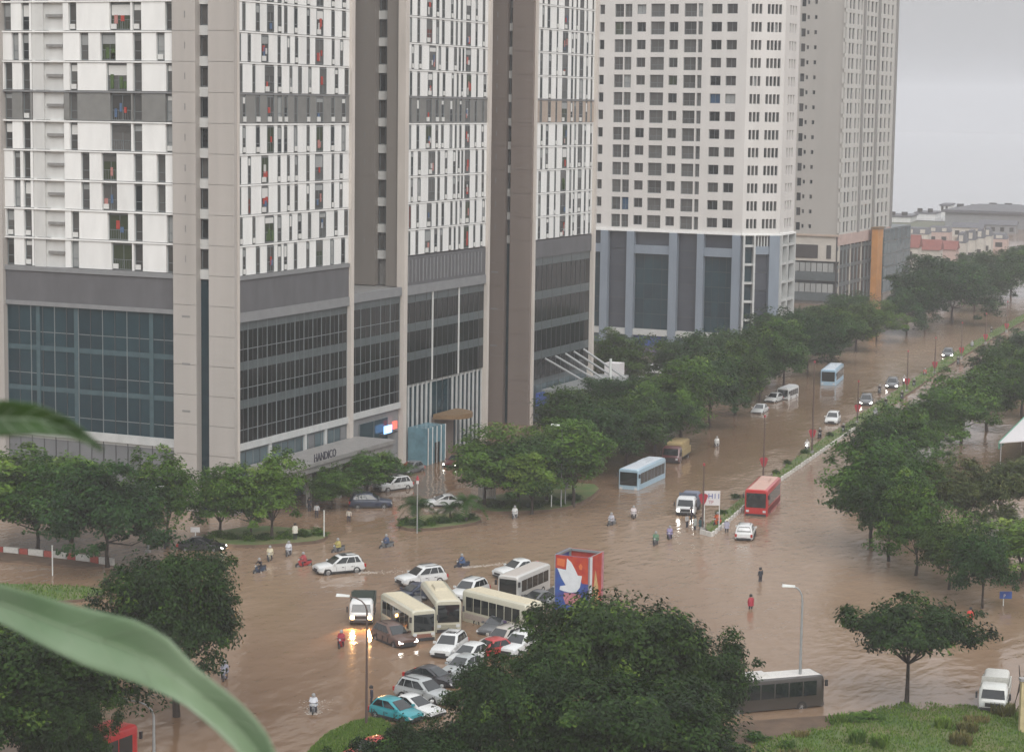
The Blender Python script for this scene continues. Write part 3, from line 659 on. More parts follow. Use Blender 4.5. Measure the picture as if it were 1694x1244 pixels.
# ---- building C: grey tower with small windows on a mixed podium
YC = 468.; FC = Frame(0, YC, 0); XCC = float(onY(1391, 300, YC)[0]); FC2 = Frame(XCC, 0, math.pi / 2)
sc1 = lambda px: float(onY(px, 250, YC)[0]); sc2 = lambda px: float(onX(px, 250, XCC)[1])
TC = thing('apartment_tower', 'grey blank-sided tower with tiny windows, farthest along the flooded avenue', 'building', (XCC - 12, 485, 0))
ZC, FHC, NC = 15.6, 3.28, 24
colsC = [(sc1(1319.5), sc1(1326.8), 1), (sc1(1329), sc1(1333), 0), (sc1(1341), sc1(1345.5), 0)]
x0C = XCC - 19
def c_face(fr, S0, S1, cols, wallm, zlist, vis):
    holes = [(a, b, ZC + kf * FHC + z0_, ZC + kf * FHC + z1_) for kf in range(NC) for (a, b, i) in cols for z0_, z1_ in (zlist[i],)]
    holed_wall(fr, S0, S1, ZC, ZC + NC * FHC, holes, .4).build('wall', wallm, TC)
    up = MB()
    for kf in range(NC):
        for a, b, i in cols:
            z0_, z1_ = ZC + kf * FHC + zlist[i][0], ZC + kf * FHC + zlist[i][1]
            if kf < vis: window(fr, a + .01, b - .01, z0_ + .01, z1_ - .01, -.33, TC, random.choice(['glass_win', 'glass_dark', 'glass_dark', 'glass_brown']), 'frame_grey', 3)
            else: fr.box(up, a, b, z0_, z1_, -.38, -.3)
    tag(up.build('upper_windows', 'glass_win', TC), kind='stuff')
c_face(FC, x0C, XCC, colsC, 'c_wall', [(1.2, 2.1), (.7, 2.5)], 16)
e2 = sc2(1478)
cols2 = []
for a, b in ((1392, 1394.5), (1398.5, 1402), (1404, 1407.5), (1412, 1415), (1417.5, 1420), (1428, 1431), (1434, 1438), (1440.5, 1444), (1448, 1451), (1454, 1458), (1461, 1464), (1468, 1471)):
    cols2.append((sc2(a), sc2(b), 0))
c_face(FC2, YC, e2, cols2, 'c_white', [(.35, 2.75)], 16)
for q in (1421.5, 1445.5, 1475): piece(FC2, 'groove', 'slot_wall', sc2(q), sc2(q + 2.2), ZC, ZC + NC * FHC, -.3, .35, TC)
core(TC, x0C, XCC - .9, YC + .9, e2, 0, ZC + NC * FHC)
piece(FC, 'cornice', 'tan_panel', x0C, XCC, ZC - .45, ZC, -.5, .35, TC)
piece(FC, 'podium_wall', 'house_wall', x0C, XCC, 9.6, ZC - .45, -.6, -.1, TC)
for a, b in ((1318, 1358), (1371, 1380)): piece(FC, 'terrace_opening', 'glass_brown', sc1(a) + .2, sc1(b), 10.2, 13.2, -.1, .04, TC)
for r_, z_ in enumerate((2.6, 7.2)):
    piece(FC, 'floor_band', 'spandrel', x0C, XCC, z_ - 1.9, z_, -.6, -.2, TC)
    for i in range(9):
        w_ = 1.32; q = XCC - 11.6 + i * w_
        if q + w_ <= XCC: piece(FC, 'white_pane', 'glass_pale', q + .12, q + w_ - .06, z_ + .05, z_ + 1.95, -.6, -.15, TC)
    piece(FC, 'dark_band', 'glass_dark', x0C, XCC, z_ + 2.0, z_ + 2.62, -.6, -.25, TC)
cp = MB(); FC2.box(cp, YC, e2, 0, ZC, -.6, -.3); cp.build('podium_glass', 'glass_brown', TC)
for i in range(14): piece(FC2, 'mullion', 'frame_grey' if i % 3 else 'house_wall', YC + 1 + i * (e2 - YC - 2) / 14, YC + 1.4 + i * (e2 - YC - 2) / 14, 0, ZC - 1, -.3, -.1, TC)
for z_ in (4, 8, 12): piece(FC2, 'floor_band', 'spandrel', YC, e2, z_, z_ + .8, -.3, -.15, TC)
piece(FC2, 'podium_top', 'house_pink', YC, e2, ZC - 2.4, ZC, -.3, .1, TC)
oc = thing('orange_pylon', 'tall orange clad sign pylon at the foot of the far grey tower', 'pylon', onX(1447, 497, XCC + 1.6) * (1, 1, 0))
oy = oc.location.y
MB().box(oc.location.x - .6, oc.location.x + .8, oy - 2.2, oy + 2.4, -.3, 15.8).build('shaft', 'orange_clad', oc)
MB().box(oc.location.x - .8, oc.location.x + 1.0, oy - 2.4, oy + 2.6, 15.8, 16.3).build('cap', 'gold', oc)
gb = thing('office_block', 'narrow blue-grey glass block right beside the orange pylon', 'building', (XCC - 3, 515, 0))
core(gb, XCC - 14, XCC + .2, 505, 530, 0, 15.2, 'spandrel')
fg = Frame(0, 504.9, 0); fg2 = Frame(XCC + .2, 0, math.pi / 2)
for r_ in range(5):
    for c_ in range(4): piece(fg, 'pane', 'glass_shop', XCC - 7.8 + c_ * 2, XCC - 5.9 + c_ * 2, .3 + r_ * 3, 2.9 + r_ * 3, 0, .1, gb)
    for c_ in range(8): piece(fg2, 'pane', 'glass_shop', 505.2 + c_ * 3, 508 + c_ * 3, .3 + r_ * 3, 2.9 + r_ * 3, 0, .1, gb)
piece(fg, 'roof_edge', 'parapet_cap', XCC - 14, XCC + .4, 15.2, 15.8, -1, .3, gb)

# ================================================================ ISLANDS, KERBS, BANKS
def island(name, pxs, h, side='soil', top='grass', inset=.25, sub=1):
    pts = [G(x, y)[:2] for x, y in pxs]
    for _ in range(sub):      # one Chaikin pass: softer outline
        n = len(pts); pts = [q for i in range(n) for q in (.75 * pts[i] + .25 * pts[(i + 1) % n], .25 * pts[i] + .75 * pts[(i + 1) % n])]
    c = sum(pts) / len(pts); topp = [p + (c - p) * min(.9, inset / (np.linalg.norm(c - p) + 1e-6)) for p in pts]
    area = sum(pts[i][0] * pts[(i + 1) % len(pts)][1] - pts[(i + 1) % len(pts)][0] * pts[i][1] for i in range(len(pts)))
    if area < 0: pts, topp = pts[::-1], topp[::-1]
    m = MB(); n = len(pts); m.prism([tuple(p) for p in pts], -.5, h, 0, [tuple(p) for p in topp]); m.m = [0] * len(m.m); m.m[1] = 1
    o = struct(m.build(name, [side, top])); return o, topp
def in_poly(x, y, poly):
    c = False; n = len(poly); j = n - 1
    for i in range(n):
        if (poly[i][1] > y) != (poly[j][1] > y) and x < (poly[j][0] - poly[i][0]) * (y - poly[i][1]) / (poly[j][1] - poly[i][1]) + poly[i][0]: c = not c
        j = i
    return c
def grass_on(poly, z, n, hgt, name='grass_tufts', label='grass', zf=None, material='grass_blade'):
    xs = [p[0] for p in poly]; ys = [p[1] for p in poly]; V = []; Fc = []; k = 0; tries = 0
    while k < n and tries < n * 6:
        tries += 1; x = random.uniform(min(xs), max(xs)); y = random.uniform(min(ys), max(ys))
        if not in_poly(x, y, poly): continue
        z0 = zf(x, y) if zf else z; k += 1
        for b in range(3):
            a = random.uniform(0, 6.28); hh = hgt * random.uniform(.5, 1.3); w = hh * .22; lean = hh * .45
            dx, dy = math.cos(a), math.sin(a); o = len(V)
            V += [(x - dy * w, y + dx * w, z0 - .03), (x + dy * w, y - dx * w, z0 - .03), (x + dx * lean + random.uniform(-.05, .05), y + dy * lean, z0 + hh)]; Fc.append((o, o + 1, o + 2))
    m = MB(); m.v = V; m.f = Fc; m.m = [0] * len(Fc); o = m.build(name, material)
    return tag(o, label, 'grass', kind='stuff')

medL = [(1163, 876), (1183, 862), (1232, 822), (1290, 782), (1345, 738), (1420, 690), (1500, 635), (1560, 596), (1630, 556), (1694, 521), (1780, 478)]
medR = [(1780, 486), (1694, 532), (1630, 568), (1560, 612), (1500, 655), (1420, 706), (1345, 758), (1290, 796), (1240, 832), (1200, 868), (1178, 886)]
med, medt = island('median_strip', medL + medR, .22, 'soil', 'grass', .2, 1)
grass_on(medt, .22, 5200, .26, label='short bright grass on the long median strip')
pR = [G(x, y) for x, y in medR[::-1]]
def along(pts, step):
    out = []; rest = 0
    for a, b in zip(pts[:-1], pts[1:]):
        L = np.linalg.norm(b - a); t = rest
        while t < L: out.append((a + (b - a) * t / L, math.atan2((b - a)[1], (b - a)[0]))); t += step
        rest = t - L
    return out
kb = MB().hexa([(-.42, -.13, -.5), (.42, -.13, -.5), (.42, .13, -.5), (-.42, .13, -.5), (-.40, -.09, .42), (.40, -.09, .42), (.40, .09, .42), (-.40, .09, .42)]).mesh('kerb_stone', 'kerb_white')
for i, (p, a) in enumerate(along(pR, 1.55)):
    if i < 52: link('kerb_stone', kb, med, (p[0] + .1, p[1], .04 + random.uniform(-.04, .03)), a + random.uniform(-.05, .05))
for i, (p, a) in enumerate(along([G(x, y) for x, y in ((1163, 884), (1178, 888))], .9)): link('kerb_stone', kb, med, (p[0], p[1], .05), a)

isl1, t1 = island('traffic_island', [(655, 868), (690, 856), (760, 852), (798, 858), (800, 866), (760, 874), (700, 880), (662, 878)], .3)
isl2, t2 = island('planting_island', [(345, 885), (420, 872), (500, 878), (545, 884), (540, 898), (480, 904), (400, 908), (350, 902)], .3)
isl3, t3 = island('planting_island', [(770, 838), (840, 815), (940, 800), (1000, 805), (975, 830), (930, 846), (860, 850), (800, 850)], .25)
isl4, t4 = island('grass_island', [(480, 1290), (520, 1228), (575, 1200), (625, 1190), (655, 1206), (650, 1240), (640, 1290)], .3)
grass_on(t4, .3, 9000, .16, label='bright mown grass on the rounded island by the teal car')
isl5, t5 = island('verge', [(-120, 908), (0, 915), (90, 925), (175, 936), (172, 944), (60, 934), (-120, 922)], .2, 'soil', 'soil')
isl6, t6 = island('verge', [(-120, 972), (20, 968), (150, 974), (190, 984), (120, 1000), (-120, 1010)], .25)
grass_on(t6, .25, 1500, .22, label='straggly grass on the verge behind the pale foreground leaf')
krb = thing('barrier_kerb', 'low red and white striped barrier kerb under the trees at left', 'kerb', G(90, 921))
kw = MB().box(-.8, .8, -.16, .16, -.5, .62).mesh('kerb_block', 'kerb_white'); kr = MB().box(-.45, .45, -.15, .15, -.5, .58).mesh('kerb_block', 'kerb_red')
pts = along([G(x, y) for x, y in ((-60, 908), (0, 914), (90, 922), (182, 934))], 1.34)
for i, (p, a) in enumerate(pts): link('kerb_block', kw if i % 2 == 0 else kr, krb, Vector(p) - krb.location, a)

# lower right bank: uneven ground with rough grass
bank_px = [(1170, 1262), (1260, 1222), (1360, 1200), (1420, 1178), (1500, 1160), (1600, 1166), (1700, 1172), (1800, 1180), (1830, 1330), (1170, 1330)]
bp = [G(x, y)[:2] for x, y in bank_px]
def dist_edge(x, y):
    p = np.array([x, y]); best = 1e9
    for i in range(len(bp) - 3):
        a, b = bp[i], bp[i + 1]; t = np.clip((p - a) @ (b - a) / ((b - a) @ (b - a)), 0, 1); best = min(best, np.linalg.norm(a + t * (b - a) - p))
    return best
def bank_z(x, y):
    if not in_poly(x, y, bp): return -.3
    d = dist_edge(x, y); return min(.6, d * .09) + .10 * math.sin(x * .9) * math.cos(y * .7) + .06 * math.sin(x * 2.3 + y * 1.7) - .05
xs = [p[0] for p in bp]; ys = [p[1] for p in bp]; nx, ny = 70, 70; m = MB(); vv = []
for j in range(ny + 1):
    for i in range(nx + 1):
        x = min(xs) + (max(xs) - min(xs)) * i / nx; y = min(ys) + (max(ys) - min(ys)) * j / ny; vv.append((x, y, bank_z(x, y)))
m.add(vv, [(j * (nx + 1) + i, j * (nx + 1) + i + 1, (j + 1) * (nx + 1) + i + 1, (j + 1) * (nx + 1) + i) for j in range(ny) for i in range(nx)])
struct(m.build('grass_bank', 'grass', smooth=60))
grass_on(bp, 0, 16000, .17, label='rough grass covering the bank in the lower right corner', zf=bank_z)
leaf_mat('dry_blade', (.09, .10, .03), (.22, .19, .07), (.20, .13, .06))
def patchy(poly, seed):
    r = np.random.default_rng(seed); out = []
    for _ in range(26):
        cx, cy_ = r.uniform(min(xs), max(xs)), r.uniform(min(ys), max(ys)); rr = r.uniform(.5, 1.6)
        out.append([(cx + rr * math.cos(a) * r.uniform(.6, 1.3), cy_ + rr * math.sin(a) * r.uniform(.6, 1.3)) for a in np.linspace(0, 5.6, 7)])
    return [q for q in out if in_poly(sum(p[0] for p in q) / 7, sum(p[1] for p in q) / 7, bp)]
_n = 0
for q in patchy(bp, 5):
    _n += 1; o = grass_on(q, 0, 130, random.uniform(.35, .75), label='taller weeds in clumps on the grass bank', zf=bank_z, name='weeds', material='dry_blade' if _n % 2 else 'grass_blade')
mudp = [G(x, y)[:2] for x, y in [(1040, 1262), (1130, 1215), (1240, 1192), (1330, 1186), (1420, 1180), (1400, 1196), (1300, 1216), (1200, 1246), (1150, 1280)]]
struct(MB().prism([tuple(p) for p in mudp][::-1] if False else [tuple(p) for p in mudp], -.3, .025).build('mud_path', 'soil'))

# ================================================================ TREES
def leaf_cloud(P, N, size, rng, mesh_name, material, aspect=.5, droop=.3, tint=None):
    """one rhombic leaf face per point P with normal N"""
    n = len(P); N = N / np.linalg.norm(N, axis=1, keepdims=True)
    t = rng.normal(size=(n, 3)); t[:, 2] -= droop * 1.5; t -= (t * N).sum(1, keepdims=True) * N; t /= np.linalg.norm(t, axis=1, keepdims=True) + 1e-9
    b = np.cross(N, t); L = size * rng.uniform(.6, 1.35, (n, 1))
    v = np.stack([P - t * L * .5, P + b * L * aspect * .5 - t * L * .05, P + t * L * .5 - N * L * .12, P - b * L * aspect * .5 - t * L * .05], 1).reshape(-1, 3)
    me = bpy.data.meshes.new(mesh_name); me.vertices.add(4 * n); me.vertices.foreach_set('co', v.astype(np.float32).ravel())
    me.loops.add(4 * n); me.loops.foreach_set('vertex_index', np.arange(4 * n, dtype=np.int32)); me.polygons.add(n)
    me.polygons.foreach_set('loop_start', np.arange(0, 4 * n, 4, dtype=np.int32)); me.polygons.foreach_set('loop_total', np.full(n, 4, dtype=np.int32))
    me.materials.append(MATS[material]); me.update()
    a_ = me.attributes.new('tint', 'FLOAT', 'FACE'); a_.data.foreach_set('value', (tint if tint is not None else rng.uniform(0, 1, n)).astype(np.float32)); return me
def crown_points(rng, C, R, ncl, nleaf, clr, lump=.36, flat=.55, bottom=-.5, shell=.45):
    d = rng.normal(size=(ncl * 3, 3)); d /= np.linalg.norm(d, axis=1, keepdims=True); d = d[d[:, 2] > bottom][:ncl]; ncl = len(d)
    k = np.ones(ncl); 
    for _ in range(5):
        w = rng.normal(size=3); w /= np.linalg.norm(w); k += lump * .5 * np.cos((d @ w) * rng.uniform(3, 6) + rng.uniform(0, 6))
    r = rng.uniform(0, 1, ncl) ** shell; c = d * (r * k)[:, None] * np.array(R)
    P = []; N = []; T = []
    for i in range(ncl):
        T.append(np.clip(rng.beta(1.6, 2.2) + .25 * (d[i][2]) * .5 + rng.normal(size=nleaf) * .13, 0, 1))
        cr = clr * rng.uniform(.55, 1.5); q = rng.normal(size=(nleaf, 3)); q /= np.linalg.norm(q, axis=1, keepdims=True)
        q *= (rng.uniform(0, 1, (nleaf, 1)) ** .45); q[:, 2] *= flat; q[:, 2] -= .25 * (q[:, 0] ** 2 + q[:, 1] ** 2)
        P.append(c[i] + q * cr)
        out = c[i] / (np.linalg.norm(c[i]) + 1e-6); N.append(q * .5 + out * .35 + np.array([0, 0, .75]) + rng.normal(size=(nleaf, 3)) * .38)
    crown_points.tint = np.concatenate(T); return np.concatenate(P) + np.array(C), np.concatenate(N), c + np.array(C)
def trunk_mesh(rng, h0, r0, targets, lean=(0, 0), name='trunk'):
    m = MB(); top = np.array([lean[0], lean[1], h0])
    m.tube([(0, 0, -.6), (0, 0, .05), top * .5 + rng.normal(size=3) * .06 * np.array([1, 1, 0]), top], [r0 * 1.35, r0 * 1.15, r0 * .85, r0 * .7], 8)
    for t in targets:
        mid = top * .5 + t * .5 + np.array([0, 0, -.12 * np.linalg.norm(t - top)]) + rng.normal(size=3) * .12
        m.tube([top - (0, 0, .15), mid, t], [r0 * .5, r0 * .3, r0 * .09], 5)
    return m.mesh(name, 'bark', smooth=60)
PROTO = {}
def proto(key, seed, W, H, trunk_h, crown_c, crown_R, ncl, nleaf, clr, leaf, material, aspect=.5, nlimb=7, tr=.16, **kw):
    rng = np.random.default_rng(seed); P, N, c = crown_points(rng, crown_c, crown_R, ncl, nleaf, clr, **kw)
    idx = rng.choice(len(c), nlimb, replace=False)
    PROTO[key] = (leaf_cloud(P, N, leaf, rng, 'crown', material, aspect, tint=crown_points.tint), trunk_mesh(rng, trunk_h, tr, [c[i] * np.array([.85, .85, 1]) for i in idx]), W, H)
for i in range(3):
    proto('dark%d' % i, 11 + i, 9, 9, 2.2, (0, 0, 5.0), (3.9, 3.9, 3.5), 235, 95, 1.05, .36, 'leaf_dark', tr=.2, bottom=-.72)
    proto('mid%d' % i, 31 + i, 8, 9.5, 2.2, (0, 0, 5.3), (3.4, 3.4, 3.8), 190, 92, 1.0, .34, 'leaf_mid', lump=.44, bottom=-.7)
    proto('blue%d' % i, 51 + i, 9, 9, 2.2, (0, 0, 5.1), (3.9, 3.9, 3.5), 215, 92, 1.08, .36, 'leaf_blue', lump=.42, bottom=-.7)
    proto('light%d' % i, 71 + i, 6.2, 8.5, 2.0, (0, 0, 4.9), (2.6, 2.6, 3.3), 140, 85, .85, .33, 'leaf_light', lump=.35, bottom=-.7)
    proto('big%d' % i, 91 + i, 15, 12, 4.0, (0, 0, 7.4), (6.7, 6.7, 4.3), 430, 140, 1.25, .34, 'leaf_deep', nlimb=12, tr=.32, lump=.30)
proto('umbrella', 5, 11.5, 8, 3.1, (0, 0, 5.2), (5.2, 5.2, 2.3), 260, 75, .95, .34, 'leaf_deep', nlimb=11, tr=.17, bottom=-.35, lump=.3, flat=.5)
proto('olive', 6, 9, 9, 2.6, (0, 0, 5.4), (3.8, 3.8, 3.3), 150, 60, 1.0, .5, 'leaf_olive', aspect=.28, lump=.35)
def palm_proto(key, seed, material, nf=16, fl=2.6, th=2.0):
    rng = np.random.default_rng(seed); V = []; Fc = []
    for f in range(nf):
        a = 6.283 * f / nf + rng.uniform(-.2, .2); el = rng.uniform(.2, 1.25); d = np.array([math.cos(a), math.sin(a), 0.]); L = fl * rng.uniform(.75, 1.1)
        pts = []
        for s in np.linspace(0, 1, 9):
            pts.append(np.array([0, 0, th]) + d * L * s * math.cos(el * (1 - s * .3)) + np.array([0, 0, L * (math.sin(el) * s - .85 * s * s * (.6 + .5 * math.cos(el)))]))
        side = np.cross(d, (0, 0, 1.))
        for i in range(1, 9):
            for sgn in (-1, 1):
                for sub in (0., .5):
                    p = pts[i - 1] * (1 - sub) + pts[i] * sub; ll = L * .30 * math.sin(math.pi * min(1, (i + sub) / 9.5)) + .12
                    tip = p + side * sgn * ll + d * ll * .45 - np.array([0, 0, ll * .35]); w = (pts[i] - pts[i - 1]) * .33; o = len(V)
                    V += [tuple(p), tuple(p + w), tuple(tip)]; Fc.append((o, o + 1, o + 2))
    m = MB(); m.v = V; m.f = Fc; m.m = [0] * len(Fc); me = m.mesh('crown', material)
    PROTO[key] = (me, MB().tube([(0, 0, -.5), (.05, 0, th * .5), (0, 0, th)], [.16, .12, .10], 7).mesh('trunk', 'bark', 60), fl * 2, th + fl * .75)
palm_proto('palm0', 1, 'leaf_light'); palm_proto('palm1', 2, 'leaf_mid', 20, 2.4, 1.6)
def shrub_proto(key, seed, material, leaf=.22, R=(1, 1, .8), n=40):
    rng = np.random.default_rng(seed); P, N, c = crown_points(rng, (0, 0, .55), R, n, 45, .42, bottom=-.2, lump=.25)
    PROTO[key] = (leaf_cloud(P, N, leaf, rng, 'foliage', material, tint=crown_points.tint), None, 2.2, 1.5)
shrub_proto('shrub0', 3, 'leaf_mid'); shrub_proto('shrub1', 4, 'leaf_dark'); shrub_proto('shrub2', 8, 'leaf_light')

def tree(key, px, py, wpx, top, label, name='street_tree', group=None, cat='tree', rz=None):
    base = G(px, py); s = mpp(base); me, tm, W, H = PROTO[key]; hgt = zat(base, px, top)
    t = thing(name, label, cat, (base[0], base[1], 0), group, random.uniform(0, 6.28) if rz is None else rz); k = wpx * s / W * ((1.0 if group == GRT else 1.2) if cat == 'tree' else 1.)
    t.scale = (k, k * random.uniform(.93, 1.07), hgt / H)
    if cat == 'tree': link('crown', me, t); link('trunk', tm, t)
    else: link('foliage', me, t)
    return t
R_ = lambda: str(random.randrange(3))
GL, GC, GR, GRT, GF = 'street trees left of the junction', 'trees by the podium entrance', 'trees along the left side of the avenue', 'trees along the right side of the avenue', 'large trees in the foreground'
for a in [
    ('light0', -14, 908, 150, 742, 'leafy light green street tree cut by the left edge above the striped kerb', GL),
    ('mid0', 62, 912, 140, 752, 'green street tree above the striped kerb, second from the left edge', GL),
    ('light1', 118, 895, 120, 740, 'pale-topped street tree behind the striped kerb, before grey shop windows', GL),
    ('blue0', 178, 938, 165, 757, 'bluish green street tree with dark trunk at the end of the striped kerb', GL),
    ('mid1', 277, 905, 110, 748, 'street tree just right of the tall white-headed lamp at left', GL),
    ('light2', 365, 893, 92, 765, 'light green street tree in front of the right beige fin', GL),
    ('mid2', 415, 890, 90, 768, 'slim street tree between two light green neighbours on the planted island', GL),
    ('light0', 450, 896, 88, 745, 'tallest light green tree of the planted island, beside the canopy lettering', GL),
    ('mid0', 548, 842, 70, 772, 'small tree under the long entrance canopy', GC),
    ('light1', 608, 822, 84, 742, 'light green tree at the right end of the long entrance canopy', GC),
    ('mid1', 640, 800, 60, 752, 'small green tree beside the lit blue sign', GC),
    ('mid2', 802, 838, 120, 702, 'round green tree left in the clump by the drive', GC),
    ('blue1', 858, 842, 140, 712, 'broad bluish tree in the middle of the clump by the drive', GC),
    ('mid0', 905, 830, 120, 700, 'dense green tree behind the clump by the drive', GC),
    ('light2', 948, 838, 105, 688, 'bright green drooping tree on the right of the clump by the drive', GC),
    ('light0', 880, 850, 80, 742, 'low leafy light green tree at the front of the clump by the drive', GC)]:
    tree(a[0], a[1], a[2], a[3], a[4], a[5], 'street_tree', a[6])
av = [(1000, 792, 150, 655), (1052, 772, 140, 640), (1100, 752, 130, 640), (1142, 735, 140, 590), (1190, 712, 130, 575), (1232, 692, 120, 560), (1272, 668, 120, 540), (1312, 648, 110, 525),
      (1352, 626, 105, 515), (1392, 604, 100, 508), (1432, 585, 92, 502), (1466, 568, 80, 498)]
for i, (x, y, w, tp) in enumerate(av):
    o_ = ['nearest', 'second', 'third', 'fourth', 'fifth', 'sixth', 'seventh', 'eighth', 'ninth', 'tenth', 'eleventh', 'farthest'][i]
    tree(['blue', 'dark', 'dark', 'mid'][i % 4] + R_(), x - 16, y - 4, w * .84, tp, f'{o_} dark tree in the front row along the left bank of the avenue' if i not in (0, 11) else (f'dark tree nearest the camera in the left bank row, behind the light blue bus' if i == 0 else 'last dark tree of the left bank front row before the junction gap'), 'avenue_tree', GR)
for i, (x, y, w, tp, d_) in enumerate([(950, 742, 120, 640, 'dark tree between brown end wall and steel canopy'), (1005, 706, 110, 620, 'dark tree just below the steel canopy'), (1030, 652, 92, 546, 'round dark tree beside the white canopy panel'),
      (1105, 640, 66, 552, 'lighter tree before the cream tower entrance'), (1082, 705, 120, 612, 'dark tree in the rear row right of the parked white cars'), (1165, 650, 110, 538, 'dark tree in the rear row under the white ladder frame'), (1215, 628, 100, 545, 'rear row tree under the dark corner glass'), (1290, 600, 100, 505, 'rear row tree at the foot of the grey tower'), (1350, 570, 90, 498, 'rear row tree below the white pane bands'), (1405, 548, 80, 478, 'rear row tree left of the orange pylon')]):
    tree('blue' + R_() if i % 2 else 'dark' + R_(), x, y, w, tp, d_, 'avenue_tree', GR)
for i, (x, y, w, tp, d_) in enumerate([(1500, 552, 80, 470, 'far tree just right of the orange pylon'), (1530, 545, 90, 432, 'big hazy tree at the far left bank junction'), (1575, 535, 100, 425, 'broadest hazy tree of the far clump'), (1612, 515, 80, 430, 'hazy tree at the right of the far clump'),
      (1545, 500, 80, 422, 'hazy tree directly below the red roofs'), (1640, 500, 70, 415, 'hazy tree right of the dark mansard roofs'), (1672, 490, 70, 408, 'hazy tree near the right edge beyond the avenue'), (1700, 480, 80, 395, 'hazy tree cut by the right edge beyond the avenue'), (1610, 478, 70, 420, 'far hazy tree behind the avenue bend')]):
    tree('blue' + R_(), x, y, w, tp, d_, 'avenue_tree', 'hazy trees at the far end of the avenue')
rt = [('dark0', 1441, 905, 165, 722, 'dark tree overhanging the flooded road, leftmost of the right bank row'), ('dark1', 1470, 928, 120, 770, 'dark tree with bare trunk in the water, second of the right bank row'), ('blue0', 1515, 952, 125, 790, 'trunk-in-water tree in the middle of the right bank row'),
      ('dark2', 1570, 975, 110, 850, 'low dark tree left of the blue road sign'), ('blue1', 1625, 1006, 125, 868, 'dark tree with thick trunk standing in water beside the blue road sign'),
      ('dark0', 1455, 800, 130, 690, 'dark tree at the roadside beside the median bend'), ('dark1', 1500, 785, 130, 670, 'dark tree behind the median lamp row, right bank'), ('dark2', 1548, 758, 140, 640, 'dense dark tree midway up the right bank'), ('blue2', 1590, 735, 130, 612, 'bluish tree midway up the right bank'),
      ('dark1', 1632, 712, 125, 598, 'dark tree left of the side road on the right bank'), ('dark0', 1690, 690, 110, 575, 'dark tree beside the side road at the right edge'), ('dark2', 1660, 640, 100, 560, 'dark tree far up the right bank'), ('blue0', 1705, 620, 110, 535, 'bluish dark tree at the right edge far up the bank'),
      ('dark1', 1520, 860, 120, 735, 'dark tree with the small white lamp head in its crown')]
for kx, x, y, w, tp, d_ in rt: tree(kx if random.random() < .65 else 'mid' + R_(), x, y, w, tp, d_, 'avenue_tree', GRT)
for kx, x, y, w, tp, d_ in [('olive', 1590, 900, 120, 762, 'yellowish feathery tree behind the trunk-in-water trees'), ('olive', 1655, 890, 130, 755, 'feathery olive tree below the green awning'), ('light1', 1690, 960, 110, 850, 'bright green bushy tree cut by the right edge')]:
    tree(kx, x, y, w, tp, d_, 'garden_tree', 'bright garden trees at right')
for kx, x, y, w, tp, d_ in [('palm0', 1622, 905, 60, 812, 'palm with light fronds among the garden trees'), ('palm1', 1664, 900, 60, 822, 'palm nearest the right edge among the garden trees')]:
    tree(kx, x, y, w, tp, d_, 'palm_tree', 'palms at right')
tree('umbrella', 1500, 1163, 215, 985, 'lone spreading tree with slender trunk on the lower right bank', 'spreading_tree', rz=2.6)
for kx, x, y, w, tp, d_ in [('big0', 1022, 1290, 300, 978, 'huge dark tree crown at bottom centre below the dove billboard'), ('big1', 1138, 1268, 195, 1038, 'dark tree crown on the right of the foreground clump beside the coach'), ('big2', 850, 1362, 225, 1085, 'dark tree crown on the left of the foreground clump beside parked cars'),
      ('big1', 690, 1400, 200, 1195, 'low leafy crown at the bottom edge beside the grass island'), ('big2', 292, 1185, 225, 910, 'large round dark tree in front of the striped kerb at left'), ('big0', 50, 1330, 330, 1010, 'dark tree filling the lower left corner above the red coach'), ('big1', 110, 1350, 130, 1130, 'low dark crown over the roof of the red coach'), ('big1', -60, 1260, 240, 1010, 'dark tree cut by the left edge under the pale leaf'), ('big2', 1030, 1380, 330, 1120, 'dark crown at the bottom edge in the middle of the foreground clump')]:
    tree(kx, x, y, w, tp, d_, 'shade_tree', GF, rz=x * .013)
for kx, x, y, w, tp, d_ in [('palm1', 690, 872, 70, 800, 'small palm on the left of the round traffic island'), ('palm0', 772, 866, 62, 792, 'small palm on the right of the round traffic island'), ('palm1', 745, 866, 50, 815, 'small palm in the middle of the round traffic island')]:
    tree(kx, x, y, w, tp, d_, 'palm_tree', 'small palms on the traffic island')
sh = [(668, 872, 30), (690, 873, 32), (712, 872, 30), (735, 868, 30), (758, 866, 30), (782, 863, 28), (355, 893, 36), (382, 896, 36), (410, 897, 36), (440, 896, 36), (470, 894, 34), (500, 891, 34), (527, 889, 32), (820, 842, 34), (850, 844, 34), (885, 842, 34), (920, 838, 32), (950, 830, 32)]
wh = ['left end', 'left', 'centre left', 'centre right', 'right', 'right end']
for i, (x, y, w) in enumerate(sh):
    if i < 6: d_ = f'clipped shrub at the {wh[i]} of the round traffic island'
    elif i < 13: d_ = ['low dark shrub at the left end of the planted island', 'dark shrub under the light green tree of the planted island', 'dark shrub under the slim tree of the planted island', 'hedge shrub left of the tallest tree on the planted island', 'hedge shrub right of the tallest tree on the planted island', 'hedge shrub behind the roadside group of riders', 'last hedge shrub by the pale post of the planted island'][i - 6]
    else: d_ = ['low shrub at the left end below the clump by the drive', 'low shrub behind the white motorbike by the drive', 'low shrub below the middle of the clump by the drive', 'low shrub at the foot of the slim lamp pole', 'low shrub at the right end below the clump by the drive'][i - 13]
    b_ = tree('shrub' + str(i % 2), x, y, w, y - 17, d_, 'shrub', 'island shrubs', 'shrub')
